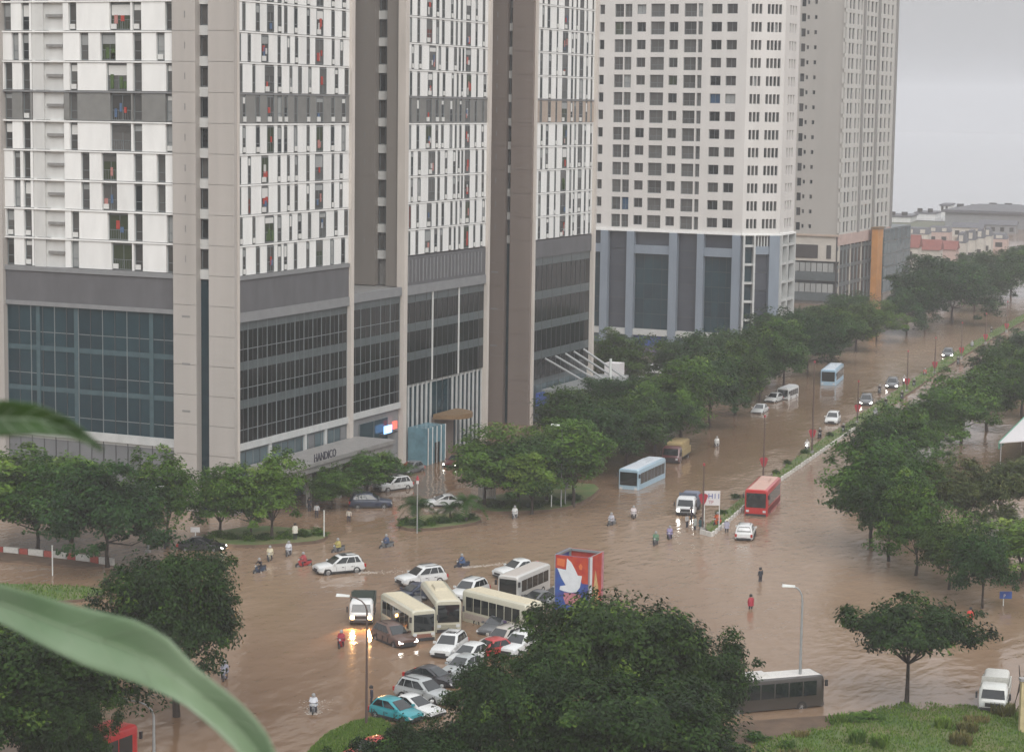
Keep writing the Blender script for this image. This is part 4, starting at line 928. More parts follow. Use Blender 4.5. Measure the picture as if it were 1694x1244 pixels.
for i, (x, y, w, d_) in enumerate([(1283, 786, 16, 'tiny'), (1302, 770, 16, 'low'), (1330, 752, 17, 'dark'), (1218, 826, 18, 'rounded'), (1192, 852, 20, 'bushy'), (1372, 724, 15, 'small')]):
    tree('shrub1', x, y, w, y - 11, f'{d_} round bush on the median, {["third", "fourth", "fifth", "second", "first", "sixth"][i]} from its near tip', 'shrub', 'bushes on the median', 'shrub')
for i, (x, y, w) in enumerate([(1200, 1232, 40), (1250, 1225, 46), (1430, 1190, 60), (1300, 1240, 40)]):
    t = tree('shrub0' if i != 2 else 'shrub2', x, y, w, y - 16, ['weedy clump at the left tip of the grass bank', 'leafy weeds on the near edge of the mud path', 'rusty green bush on the crest of the grass bank', 'weeds on the bank above the bottom edge'][i], 'shrub', 'weeds on the bank', 'shrub')

# ================================================================ VEHICLES
def wheel_mesh(r, w):
    n = 18; prof = [(r * .60, -w / 2), (r * .93, -w / 2), (r, -w * .32), (r, w * .32), (r * .93, w / 2), (r * .60, w / 2)]
    rings = [[(q * math.cos(6.2832 * k / n), y, q * math.sin(6.2832 * k / n)) for q, y in prof] for k in range(n)]
    m = MB(); m.loft(rings + [rings[0]], cap=False); return m.mesh('wheel', 'rubber', 50)
def rim_mesh(r, w):
    m = MB(); n = 18
    for sgn in (-1, 1):
        y = sgn * w * .38; m.add([(0, y * 1.15, 0)] + [(r * .62 * math.cos(6.2832 * k / n), y, r * .62 * math.sin(6.2832 * k / n)) for k in range(n)], [(0, 1 + k, 1 + (k + 1) % n) if sgn > 0 else (0, 1 + (k + 1) % n, 1 + k) for k in range(n)])
        for k in range(5):
            a = 6.2832 * k / 5; c, s = math.cos(a), math.sin(a)
            m.add([(r * .1 * -s, y * 1.3, r * .1 * c), (r * .1 * s, y * 1.3, -r * .1 * c), (r * .6 * c + r * .07 * s, y * 1.12, r * .6 * s - r * .07 * c), (r * .6 * c - r * .07 * s, y * 1.12, r * .6 * s + r * .07 * c)], [(0, 1, 2, 3)])
    return m.mesh('rim', 'rim')
WH = {}
def wheels(t, xs, yw, r, w=.22):
    key = (r, w)
    if key not in WH: WH[key] = (wheel_mesh(r, w), rim_mesh(r, w), MB().tube([(0, -w * .55, 0), (0, w * .52, 0)], r * 1.17, 18).mesh('wheel_arch', 'plastic_dark', 50))
    for x in xs:
        for s in (-1, 1):
            link('wheel_arch', WH[key][2], t, (x, s * (yw - .05), r + .03)); o = link('wheel', WH[key][0], t, (x, s * (yw - .02), r)); link('rim', WH[key][1], o, (0, 0, 0))
CAR = {}   # kind -> (L, W, stations, cabin levels, wheel x, wheel r)
def car_spec(kind):
    if kind == 'suv':
        L, W = 4.65, 1.86; top = [(2.32, .62, .72), (2.26, .86, .84), (2.0, .98, .90), (1.2, 1.06, .93), (.95, 1.08, .93), (0, 1.08, .93), (-1.6, 1.10, .93), (-2.1, 1.08, .90), (-2.28, .92, .86), (-2.33, .66, .78)]
        cab = [(1.02, -2.12, 1.06, .86), (.55, -2.02, 1.38, .79), (.18, -1.80, 1.66, .69), (.0, -1.60, 1.73, .60)]; wx, r = (1.42, -1.40), .37
    elif kind == 'hatch':
        L, W = 4.05, 1.72; top = [(2.02, .55, .66), (1.96, .76, .78), (1.65, .86, .83), (1.05, .95, .86), (.9, .96, .86), (0, .97, .86), (-1.4, 1.0, .86), (-1.8, .98, .83), (-1.98, .80, .78), (-2.02, .56, .70)]
        cab = [(1.0, -1.86, .95, .79), (.45, -1.70, 1.24, .72), (.02, -1.45, 1.47, .62), (-.15, -1.25, 1.52, .54)]; wx, r = (1.25, -1.25), .31
    elif kind == 'sedan':
        L, W = 4.6, 1.78; top = [(2.30, .52, .66), (2.24, .70, .80), (1.9, .80, .86), (1.05, .90, .89), (.9, .92, .89), (0, .93, .89), (-1.3, .95, .88), (-1.9, .94, .86), (-2.22, .82, .80), (-2.30, .55, .70)]
        cab = [(1.05, -1.75, .91, .80), (.5, -1.35, 1.18, .73), (.0, -.95, 1.40, .63), (-.15, -.75, 1.45, .55)]; wx, r = (1.42, -1.38), .32
    else:   # pickup cab
        L, W = 5.25, 1.88; top = [(2.62, .66, .74), (2.56, .92, .86), (2.3, 1.04, .91), (1.45, 1.12, .94), (1.2, 1.14, .94), (0, 1.14, .94), (-.85, 1.14, .94), (-2.3, 1.16, .93), (-2.58, 1.12, .90), (-2.63, .70, .84)]
        cab = [(1.25, -.95, 1.12, .86), (.85, -.88, 1.42, .80), (.45, -.75, 1.68, .70), (.3, -.6, 1.75, .62)]; wx, r = (1.62, -1.60), .39
    return L, W, top, cab, wx, r
def car_meshes(kind):
    if kind in CAR: return CAR[kind]
    L, W, top, cab, wx, r = car_spec(kind); m = MB(); rings = []
    for x, zt, w in top:
        zb = .30 if abs(x) < L / 2 - .2 else .38
        rings.append([(x, -w * .86, zb), (x, -w, zb + .14), (x, -w * 1.0, zt - .22), (x, -w * .95, zt - .07), (x, -w * .80, zt), (x, 0, zt + .035), (x, w * .80, zt), (x, w * .95, zt - .07), (x, w, zt - .22), (x, w, zb + .14), (x, w * .86, zb)])
    m.loft(rings)
    def lev(xf, xr, z, w): 
        c = .12; return [(xf, -w + c * 2, z), (xf - c * 1.6, -w, z), (xr + c * 1.3, -w, z), (xr, -w + c * 2, z), (xr, w - c * 2, z), (xr + c * 1.3, w, z), (xf - c * 1.6, w, z), (xf, w - c * 2, z)]
    m.loft([lev(*q) for q in cab])
    if kind == 'pickup': m.box(-2.45, -1.05, -.78, .78, 1.14, 1.145)
    body = m.mesh('body', 'paint', 35); P = {'body': (body,)}
    q0, q1, q2 = cab[0], cab[1], cab[2]
    def quadbox(pts, n, eps=.018): 
        mb = MB(); a = [np.array(p) + np.array(n) * eps for p in pts]; b = [np.array(p) - np.array(n) * .03 for p in pts]; return mb.hexa(b + a)
    def lerp(a, b, t): return tuple(a[i] + (b[i] - a[i]) * t for i in range(4))
    lo, hi = lerp(q0, q1, .12), lerp(q1, q2, .86)
    P['windshield'] = (quadbox([(lo[0], -lo[3] + .13, lo[2]), (lo[0], lo[3] - .13, lo[2]), (hi[0], hi[3] - .13, hi[2]), (hi[0], -hi[3] + .13, hi[2])], (.7, 0, .7)).mesh('windshield', 'car_glass'),)
    P['rear_window'] = (quadbox([(lo[1], -lo[3] + .16, lo[2] + .04), (hi[1], -hi[3] + .16, hi[2]), (hi[1], hi[3] - .16, hi[2]), (lo[1], lo[3] - .16, lo[2] + .04)], (-.8, 0, .4)).mesh('rear_window', 'car_glass'),)
    nw = 3 if kind == 'suv' else 2
    for s in (-1, 1):
        for i in range(nw):
            ta, tb = [(0, .40), (.43, .78), (.81, 1)][i] if nw == 3 else [(0, .50), (.54, 1)][i]
            def X(q, t): return (q[0] - .30) + ((q[1] + .26) - (q[0] - .30)) * t
            pts = [(X(lo, ta), s * lo[3], lo[2] + .03), (X(lo, tb), s * lo[3], lo[2] + .03), (X(hi, tb) , s * hi[3], hi[2]), (X(hi, ta), s * hi[3], hi[2])]
            P.setdefault('side_window', []) ; P['side_window'] = list(P['side_window']) + [quadbox(pts if s < 0 else pts[::-1], (0, s, .25)).mesh('side_window', 'car_glass')]
    fx, fz = top[1][0], top[1][1]
    hl = MB().hexa([(fx - .28, -.12, fz - .20), (fx + .06, -.17, fz - .20), (fx + .06, .17, fz - .20), (fx - .28, .22, fz - .20), (fx - .28, -.12, fz - .02), (fx - .02, -.17, fz - .05), (fx - .02, .17, fz - .05), (fx - .28, .22, fz - .02)])
    P['_head'] = hl.mesh('headlight', 'head_off')
    bx, bz = top[-2][0], top[-2][1]
    P['_tail'] = MB().box(bx - .07, bx + .12, -.10, .10, bz - .28, bz + .02).mesh('tail_light', 'tail_red')
    P['grille'] = (MB().box(fx - .1, fx + .075, -.45, .45, fz - .36, fz - .16).mesh('grille', 'plastic_dark'),)
    P['front_bumper'] = (MB().box(L / 2 - .15, L / 2 + .035, -.70, .70, .38, .52).mesh('front_bumper', 'plastic_dark'),)
    P['rear_bumper'] = (MB().box(-L / 2 - .04, -L / 2 + .15, -.72, .72, .38, .56).mesh('rear_bumper', 'plastic_dark'),)
    P['number_plate'] = (MB().box(-L / 2 - .055, -L / 2 + .02, -.24, .24, .60, .74).mesh('number_plate', 'board_white'),)
    P['sill'] = [MB().box(wx[1] + r + .06, wx[0] - r - .06, s_ * W / 2 - .05, s_ * W / 2 + .012, .28, .44).mesh('sill', 'plastic_dark') for s_ in (-1, 1)]
    mid_x = [cab[0][0] - .42, (cab[0][0] + cab[0][1]) / 2 + (.05 if kind != 'suv' else .3), cab[0][1] + (.30 if kind != 'suv' else .95)]
    P['door_seam'] = [MB().box(x_ - .012, x_ + .012, s_ * W / 2 - .06, s_ * W / 2 + .004, .46, cab[0][2] - .20).mesh('door_seam', 'plastic_dark') for s_ in (-1, 1) for x_ in mid_x]
    P['door_handle'] = [MB().box(x_ + .12, x_ + .32, s_ * W / 2 - .03, s_ * W / 2 + .03, cab[0][2] - .30, cab[0][2] - .25).mesh('door_handle', 'plastic_dark') for s_ in (-1, 1) for x_ in mid_x[1:]]
    P['_mirror'] = MB().box(-.08, .10, -.10, .10, -.08, .08).mesh('side_mirror', 'paint')
    P['_rail'] = MB().tube([(cab[3][0] - .1, 0, cab[3][2] + .05), (cab[3][1] + .1, 0, cab[3][2] + .05)], .03, 5).mesh('roof_rail', 'plastic_dark')
    P['_sun'] = MB().box(cab[3][0] - .75, cab[3][0] - .1, -.38, .38, cab[3][2] - .02, cab[3][2] + .02).mesh('sunroof', 'car_glass')
    CAR[kind] = P; return P
def place(rear, front, L=None, depth=.25):
    """ground centre and heading from the pixels of the rear and front of a vehicle at the water line"""
    a, b = G(*rear), G(*front); c = (a + b) / 2; return (c[0], c[1], -depth), math.atan2((b - a)[1], (b - a)[0])
def glow(t, x, y, z, power, col=(1, .93, .8)):
    l = bpy.data.lights.new('headlight_beam', 'SPOT'); l.energy = power; l.color = col; l.spot_size = 1.3; l.spot_blend = .6; l.shadow_soft_size = .12
    o = link('headlight_beam', l, t, (x + .12, y, z)); o.rotation_euler = (math.radians(84), 0, -math.pi / 2); return o
def car(kind, rear, front, color, label, depth=.25, lights=0, black_roof=False, group=None, name='parked_car', scale=1., cat='car'):
    L, W, top, cab, wx, r = car_spec(kind); P = car_meshes(kind); loc, rz = place(rear, front, L, depth)
    t = thing(name, label, cat, loc, group, rz); t.scale = (scale,) * 3; col = tuple(color) + (1,)
    for k, ms in P.items():
        if k[0] == '_': continue
        for me in ms: o = link(k, me, t); o.color = col
    for s in (-1, 1):
        o = link('headlight', P['_head'], t, (0, s * W * .37, 0))
        if lights == 1: o.material_slots[0].link = 'OBJECT'; o.material_slots[0].material = MATS['head_on']
        o = link('tail_light', P['_tail'], t, (0, s * W * .42, 0))
        if lights == 2: o.material_slots[0].link = 'OBJECT'; o.material_slots[0].material = MATS['tail_lit']
        o = link('side_mirror', P['_mirror'], t, (cab[0][0] - .25, s * (W / 2 + .06), cab[0][2] + .08)); o.color = col
        if kind == 'suv': link('roof_rail', P['_rail'], t, (0, s * .55, 0))
    if black_roof: link('sunroof', P['_sun'], t)
    wheels(t, wx, W / 2 - .08, r); return t
WHT, SIL, BLK, NVY, TEAL, RED, BRN, GRY = (.62, .63, .62), (.36, .38, .38), (.018, .018, .022), (.02, .03, .06), (.02, .27, .31), (.40, .02, .02), (.10, .055, .04), (.12, .125, .13)
GJ, GP = 'cars stranded at the junction', 'cars on the podium drive'
car('suv', (594, 943), (527, 949), WHT, 'white SUV with black roof driving left, alone by the red motorbike', .15, 0, True, GJ)
car('suv', (733, 961), (660, 970), WHT, 'white SUV with roof rails, side-on behind the beige buses', .1, 0, False, GJ)
car('sedan', (716, 982), (656, 992), NVY, 'dark blue car in front of the side-on white SUV', .25, 0, False, GJ)
car('suv', (802, 976), (748, 996), WHT, 'white SUV facing lower left behind the side-on beige bus', .25, 0, False, GJ)
car('pickup', (902, 946), (818, 958), WHT, 'white pickup truck farthest back in the jam', .2, 0, False, GJ, 'pickup_truck')
car('sedan', (908, 994), (868, 1003), GRY, 'dark grey saloon below the white minibus', .3, 0, False, GJ)
car('hatch', (940, 988), (902, 998), SIL, 'silver hatchback left of the dove billboard', .3, 0, False, GJ)
car('suv', (624, 1050), (680, 1073), BRN, 'muddy brown SUV with lit headlights in front of the first beige bus', .25, 1, False, GJ)
car('suv', (762, 1064), (724, 1092), WHT, 'white SUV with sunroof facing the camera below the second beige bus', .25, 0, True, GJ)
car('hatch', (798, 1082), (752, 1100), WHT, 'white hatchback half hidden right of the sunroof SUV', .3, 0, False, GJ)
car('hatch', (786, 1102), (742, 1120), SIL, 'silver hatchback tucked under the foreground crown', .3, 0, False, GJ)
car('sedan', (676, 1120), (758, 1136), BLK, 'black saloon between the silver cars beside the foreground crown', .25, 0, False, GJ)
car('suv', (664, 1146), (742, 1164), SIL, 'silver white SUV behind the white saloon by the crown', .25, 0, False, GJ)
car('sedan', (650, 1168), (722, 1186), WHT, 'white saloon directly behind the teal car', .25, 0, False, GJ)
car('hatch', (616, 1178), (696, 1198), TEAL, 'teal hatchback next to the grass island', .12, 0, False, GJ)
car('suv', (858, 1058), (806, 1074), (.42, .39, .35), 'tan SUV partly behind the foreground crown', .3, 0, False, GJ)
car('hatch', (830, 1078), (786, 1086), RED, 'red hatchback by the edge of the foreground crown', .3, 0, False, GJ)
car('hatch', (632, 1252), (590, 1262), RED, 'red hatchback cut by the bottom edge below the grass island', .1, 0, False, GJ)
car('sedan', (845, 1030), (800, 1052), GRY, 'grey saloon squeezed before the side-on beige bus', .3, 0, False, GJ)
car('hatch', (730, 992), (690, 1000), GRY, 'dark hatchback between the first two beige buses', .3, 0, False, GJ)
car('suv', (880, 1066), (838, 1084), WHT, 'white SUV peeping out above the foreground crown', .3, 0, False, GJ)
car('suv', (1226, 904), (1240, 872), WHT, 'white car seen from behind below the red bus', .25, 0, False, GJ)
car('sedan', (305, 907), (362, 909), BLK, 'black saloon under the small white sign at left', .25, 1, False, GJ)
car('suv', (578, 838), (648, 838), NVY, 'dark blue SUV at the drive under the canopy tree', .2, 0, False, GP)
car('suv', (672, 806), (628, 812), WHT, 'white car with black roof on the drive behind the palm island', .25, 0, True, GP)
car('sedan', (755, 835), (712, 836), WHT, 'white saloon behind the palms of the traffic island', .25, 0, False, GP)
car('sedan', (770, 762), (738, 776), (.10, .015, .015), 'dark red car with lit lights at the podium entrance', .2, 1, False, GP)
car('hatch', (690, 778), (668, 784), GRY, 'grey car next to the glass porch', .25, 0, False, GP)
car('suv', (1062, 618), (1108, 620), WHT, 'white SUV parked before the cream tower', .1, 0, False, 'cars before the cream tower')
car('sedan', (1052, 634), (1082, 640), WHT, 'white saloon in front of the parked white SUV', .1, 0, False, 'cars before the cream tower')
GA = 'vehicles on the flooded avenue'
car('suv', (1384, 690), (1371, 706), WHT, 'white car alone on the avenue beside the median', .3, 0, False, GA)
car('suv', (1436, 660), (1430, 676), GRY, 'dark car with bright headlights, nearest of three on the avenue', .3, 1, False, GA)
car('suv', (1480, 632), (1472, 648), GRY, 'dark car with bright headlights, middle of three on the avenue', .3, 1, False, GA)
car('suv', (1572, 582), (1564, 597), GRY, 'dark car with bright headlights, farthest up the avenue', .3, 1, False, GA)
car('hatch', (1290, 660), (1270, 667), WHT, 'white hatchback behind the white van under the left bank trees', .3, 0, False, GA)
car('sedan', (1266, 676), (1248, 686), WHT, 'white car poking out of the left bank trees', .35, 0, False, GA)

def rbox(m, x0, x1, w, z0, z1, c=.12, taper=.06):     # long body with chamfered edges
    def ring(x, k): 
        a = w - k; return [(x, -a, z0), (x, -a, z1 - c * 2 - k), (x, -a + taper + k * .3, z1 - c * .7 - k), (x, -a + taper + c * 1.6, z1 - k), (x, a - taper - c * 1.6, z1 - k), (x, a - taper - k * .3, z1 - c * .7 - k), (x, a, z1 - c * 2 - k), (x, a, z0)]
    m.loft([ring(x0, .10), ring(x0 + .10, .02), ring(x0 + .3, 0), ring(x1 - .3, 0), ring(x1 - .10, .02), ring(x1, .10)]); return m
def bus(rear, front, L, H, W, color, roofcol, label, depth=.3, nwin=6, group=None, name='minibus', stripe=None, ad=None, lights=0, cat='bus', ac=True, win_z=(.44, .87), low=None):
    loc, rz = place(rear, front, L, depth); t = thing(name, label, cat, loc, group, rz); col = tuple(color) + (1,); w = W / 2; x0, x1 = -L / 2, L / 2
    o = rbox(MB(), x0, x1, w, .35, H).build('body', 'paint', t, 40, world=False); o.color = col
    m = MB(); m.hexa([(x0 + .15, -w + .28, H - .02), (x1 - .15, -w + .28, H - .02), (x1 - .15, w - .28, H - .02), (x0 + .15, w - .28, H - .02), (x0 + .35, -w + .45, H + .06), (x1 - .35, -w + .45, H + .06), (x1 - .35, w - .45, H + .06), (x0 + .35, w - .45, H + .06)])
    o = m.build('roof', 'matte_obj', t, world=False); o.color = tuple(roofcol) + (1,)
    za, zb = H * win_z[0], H * win_z[1]; span = L - 1.1; ww = span / nwin
    for s in (-1, 1):
        for i in range(nwin):
            xa = x0 + .5 + i * ww; MB().box(xa + .05, xa + ww - .05, s * w - .025 if s > 0 else s * w - .02, s * w + .02 if s > 0 else s * w + .025, za, zb - .12).build('side_window', 'car_glass', t, world=False)
        MB().box(x0 - .02 if False else x1 - .06, x1 + .04, s * w * .72 - .16, s * w * .72 + .16, .75, .98).build('headlight', 'head_on' if lights else 'head_off', t, world=False)
        MB().box(x0 - .04, x0 + .06, s * w * .78 - .1, s * w * .78 + .1, .75, 1.15).build('tail_light', 'tail_red', t, world=False)
        MB().box(x1 - .02, x1 + .16, s * (w + .12) - .08, s * (w + .12) + .08, zb - .55, zb - .1).build('side_mirror', 'plastic_dark', t, world=False)
        if stripe:
            o = MB().box(x0 + .35, x1 - .35, s * w - .02, s * w + .02, .62, za - .22).build('side_stripe', 'matte_obj', t, world=False); o.color = tuple(stripe) + (1,)
        if ad:
            o = MB().box(x0 + L * .45, x0 + L * .72, s * w - .022, s * w + .022, .55, za - .03).build('side_panel', 'matte_obj', t, world=False); o.color = tuple(ad) + (1,)
    MB().box(x1 - .1, x1 + .03, -w + .2, w - .2, za - .15, zb + .02).build('windshield', 'car_glass', t, world=False)
    MB().box(x0 - .03, x0 + .1, -w + .3, w - .3, za + .1, zb).build('rear_window', 'car_glass', t, world=False)
    MB().box(x1 - .08, x1 + .06, -w + .15, w - .15, .35, .58).build('front_bumper', 'plastic_dark', t, world=False)
    if low:
        o = MB().box(x1 - .1, x1 + .035, -w + .35, w - .35, .6, za - .35).build('front_panel', 'matte_obj', t, world=False); o.color = tuple(low) + (1,)
    if ac: o = MB().hexa([(-L * .22, -w * .5, H + .05), (L * .05, -w * .5, H + .05), (L * .05, w * .5, H + .05), (-L * .22, w * .5, H + .05), (-L * .19, -w * .42, H + .26), (L * .02, -w * .42, H + .26), (L * .02, w * .42, H + .26), (-L * .19, w * .42, H + .26)]).build('roof_unit', 'matte_obj', t, world=False); o.color = tuple(c * .92 for c in roofcol) + (1,)
    wheels(t, (L / 2 - L * .2, -L / 2 + L * .24), w - .1, .42, .26); return t
CRM, CRMR = (.50, .48, .38), (.58, .52, .38)
GB = 'beige buses in the jam'
bus((646, 1026), (704, 1062), 7.2, 2.85, 2.15, CRM, CRMR, 'beige minibus on the left of the trio, front turned to the right', .3, 6, GB, stripe=(.40, .40, .33), low=(.22, .10, .07), ac=False)
bus((712, 1006), (746, 1052), 7.6, 3.0, 2.2, CRM, CRMR, 'beige minibus in the middle of the trio with teal windscreen', .3, 7, GB, low=(.30, .29, .22))
bus((778, 1022), (886, 1050), 7.6, 3.0, 2.25, CRM, CRMR, 'beige bus on the right of the trio, side-on with purple side panel', .35, 7, GB, ad=(.10, .06, .16), stripe=(.42, .36, .32), ac=False)
bus((892, 972), (842, 994), 6.6, 2.6, 2.05, (.52, .51, .48), (.46, .42, .38), 'white minibus facing left behind the grey saloon', .3, 5, 'minibuses', ac=False)
bus((1090, 786), (1034, 812), 9.6, 3.1, 2.45, (.33, .46, .55), (.52, .56, .60), 'light blue bus deep in water by the clump of trees', .75, 7, 'blue buses', 'city_bus', stripe=(.36, .50, .60))
bus((1392, 618), (1360, 646), 9.6, 3.1, 2.45, (.30, .44, .55), (.50, .55, .60), 'light blue bus far up the avenue on the left', .6, 7, 'blue buses', 'city_bus', stripe=(.33, .48, .60))
bus((1280, 822), (1242, 862), 9.0, 3.2, 2.5, (.45, .02, .02), (.55, .36, .30), 'red bus beside the median tip', .35, 7, None, 'city_bus', stripe=(.16, .015, .015))
bus((1318, 652), (1288, 664), 5.2, 2.2, 1.9, WHT, (.6, .6, .6), 'white van under the left bank trees', .45, 4, None, 'passenger_van', cat='van', ac=False)
bus((1166, 1178), (1350, 1162), 9.0, 2.6, 2.3, (.045, .038, .032), (.60, .58, .55), 'white-roofed coach with dark sides half hidden by the foreground crown', .25, 7, None, 'coach', win_z=(.46, .92))
bus((36, 1332), (208, 1264), 9.5, 3.15, 2.5, (.50, .02, .02), (.40, .05, .04), 'red coach in the lower left corner under the dark tree', .2, 6, None, 'coach', stripe=(.60, .16, .04))

def truck(rear, front, color, bed, label, depth=.25, lights=0, L=6., cargo=None, W=2.0, H=2.2, bedh=.8):
    loc, rz = place(rear, front, L, depth); t = thing('light_truck', label, 'truck', loc, None, rz); w = W / 2; x1 = L / 2; col = tuple(color) + (1,)
    m = MB(); xs = [(x1 - 1.75, .55, H), (x1 - 1.6, .55, H + .02), (x1 - .45, .5, H), (x1 - .25, .5, H - .18)]
    def ring(x, z0, z1, k=0): return [(x, -w + k, z0), (x, -w + k, z1 - .25), (x, -w + .14 + k, z1 - .04), (x, -w + .3, z1), (x, w - .3, z1), (x, w - .14 - k, z1 - .04), (x, w - k, z1 - .25), (x, w - k, z0)]
    m.loft([ring(x1 - 1.75, .5, H, .04), ring(x1 - 1.6, .5, H), ring(x1 - .62, .5, H), ring(x1 - .45, .5, H - .12), ring(x1 - .16, .5, 1.3), ring(x1, .5, 1.12, .04)])
    o = m.build('cab', 'paint', t, 35, world=False); o.color = col
    MB().hexa([(x1 - .12, -w + .16, 1.32), (x1 - .12, w - .16, 1.32), (x1 - .30, w - .16, 1.24), (x1 - .30, -w + .16, 1.24), (x1 - .36, -w + .24, H - .24), (x1 - .36, w - .24, H - .24), (x1 - .55, w - .24, H - .24), (x1 - .55, -w + .24, H - .24)]).build('windshield', 'car_glass', t, world=False)
    for s in (-1, 1):
        MB().box(x1 - 1.45, x1 - .55, s * w - .02, s * w + .02, 1.3, H - .3).build('side_window', 'car_glass', t, world=False)
        MB().box(x1 - .1, x1 + .04, s * w * .74 - .14, s * w * .74 + .14, .78, 1.0).build('headlight', {0: 'head_off', 1: 'head_on', 3: 'head_amber'}[lights], t, world=False)
        MB().box(x1 - .3, x1 - .1, s * (w + .18) - .07, s * (w + .18) + .07, 1.3, 1.75).build('side_mirror', 'plastic_dark', t, world=False)
        o = MB().box(-L / 2, x1 - 1.95, s * w - .04, s * w + .04, .95, .95 + bedh).build('side_board', 'matte_obj', t, world=False); o.color = tuple(bed) + (1,)
        if lights == 3: glow(t, x1, s * w * .74, .9, 1500, (1, .5, .18))
    MB().box(x1 - .06, x1 + .045, -.55, .55, .75, 1.02).build('grille', 'plastic_dark', t, world=False)
    MB().box(x1 - .1, x1 + .09, -w + .05, w - .05, .48, .68).build('front_bumper', 'plastic_dark', t, world=False)
    MB().box(-L / 2, x1 - 1.9, -w, w, .78, .94).build('cargo_floor', 'plastic_dark', t, world=False)
    for x in (-L / 2, x1 - 2.0):
        o = MB().box(x - .03, x + .05, -w + .05, w - .05, .95, .95 + bedh + (.7 if x > 0 else 0)).build('end_board', 'matte_obj', t, world=False); o.color = tuple(bed) + (1,)
    if cargo:
        o = rbox(MB(), -L / 2 + .1, x1 - 2.05, w - .1, .94, .94 + cargo[1], .1).build('cargo_box', 'matte_obj', t, 40, world=False); o.color = tuple(cargo[0]) + (1,)
    wheels(t, (x1 - .95, -L / 2 + 1.2), w - .1, .38, .24); return t
truck((604, 1004), (596, 1040), WHT, (.03, .045, .035), 'white cab truck with dark open bed shining amber headlights on the water', .2, 3, 5.6, W=1.95, H=2.15, bedh=1.0)
truck((1152, 830), (1126, 862), (.55, .56, .56), (.10, .12, .16), 'white truck with grey-blue load beside the median tip, one headlight lit', .3, 1, 5.6, ((.16, .18, .24), 1.2))
truck((1136, 748), (1100, 772), (.10, .03, .03), (.36, .28, .14), 'dark red truck with tan tilt under the left bank trees', .35, 0, 6.5, ((.36, .27, .13), 1.7), 2.2, 2.3)
truck((1650, 1146), (1640, 1190), (.60, .61, .58), (.5, .5, .46), 'white box truck facing the camera behind the yellow wall', .1, 0, 5.4, ((.60, .60, .56), 1.35), 2.0, 2.15)

# ================================================================ PEOPLE AND MOTORBIKES
def skin_person(key, J, E_, rad):
    me = bpy.data.meshes.new('body'); names = list(J); me.from_pydata([J[n] for n in names], [(names.index(a), names.index(b)) for a, b in E_], [])
    o = bpy.data.objects.new('body', me); COL.objects.link(o); md = o.modifiers.new('skin', 'SKIN'); md.use_smooth_shade = True
    for i, n in enumerate(names):
        sv = me.skin_vertices[0].data[i]; sv.radius = rad[n]; sv.use_root = (n == 'pelvis')
    sb_ = o.modifiers.new('sub', 'SUBSURF'); sb_.levels = 1; sb_.render_levels = 1
    bpy.context.view_layer.update(); r = bpy.data.meshes.new_from_object(o.evaluated_get(bpy.context.evaluated_depsgraph_get())); bpy.data.objects.remove(o)
    r.materials.clear(); [r.materials.append(MATS[k]) for k in ('matte_obj', 'trousers', 'skin')]
    hd = J['head'][2]
    for p in r.polygons:
        c = p.center; zc = c.z; hand = min((c - Vector(J[h])).length for h in ('hand_l', 'hand_r')) < .10
        p.material_index = 2 if (zc > hd - .13 or hand) else (1 if zc < J['pelvis'][2] + .02 or (key == 'ride' and c.x > .22 and zc < 1.02) else 0)
    return r
def mirror(d): 
    o = {}
    for k, v in d.items():
        if k.endswith('_l'): o[k] = v; o[k[:-2] + '_r'] = (v[0], -v[1], v[2]) if len(v) == 3 else v
        else: o[k] = v
    return o
EDG = [('pelvis', 'chest'), ('chest', 'neck'), ('neck', 'head'), ('head', 'crown')] + [e for s in 'lr' for e in (('chest', 'sh_' + s), ('sh_' + s, 'el_' + s), ('el_' + s, 'hand_' + s), ('pelvis', 'hip_' + s), ('hip_' + s, 'kn_' + s), ('kn_' + s, 'an_' + s), ('an_' + s, 'toe_' + s))]
RAD = mirror({'pelvis': (.15, .12), 'chest': (.17, .12), 'neck': (.06, .06), 'head': (.095, .10), 'crown': (.075, .08), 'sh_l': (.075, .075), 'el_l': (.05, .05), 'hand_l': (.04, .045), 'hip_l': (.10, .10), 'kn_l': (.07, .07), 'an_l': (.05, .05), 'toe_l': (.04, .035)})
PM = {'stand': skin_person('stand', mirror({'pelvis': (0, 0, .95), 'chest': (.02, 0, 1.30), 'neck': (.03, 0, 1.48), 'head': (.05, 0, 1.58), 'crown': (.05, 0, 1.68), 'sh_l': (.01, .20, 1.40), 'el_l': (.02, .26, 1.13), 'hand_l': (.12, .24, .92), 'hip_l': (0, .10, .90), 'kn_l': (.06, .11, .50), 'an_l': (-.02, .11, .08), 'toe_l': (.14, .12, .04)}), EDG, RAD),
      'ride': skin_person('ride', mirror({'pelvis': (-.12, 0, .82), 'chest': (-.02, 0, 1.15), 'neck': (.04, 0, 1.32), 'head': (.08, 0, 1.43), 'crown': (.08, 0, 1.53), 'sh_l': (-.01, .20, 1.24), 'el_l': (.18, .28, 1.03), 'hand_l': (.46, .27, 1.02), 'hip_l': (-.08, .11, .78), 'kn_l': (.34, .20, .66), 'an_l': (.22, .19, .28), 'toe_l': (.40, .20, .26)}), EDG, RAD)}
def hat(kind):
    m = MB(); n = 12
    if kind == 'helmet': prof = [(.135, -.07), (.14, .0), (.12, .09), (.07, .14), (.005, .155)]
    else: prof = [(.24, -.03), (.16, .03), (.09, .09), (.005, .15)]
    m.loft([[(r * 1.08 * math.cos(6.2832 * k / n), r * math.sin(6.2832 * k / n), z) for k in range(n)] for r, z in prof]); return m.mesh(kind, 'matte_obj', 60)
HAT = {k: hat(k) for k in ('helmet', 'hat')}
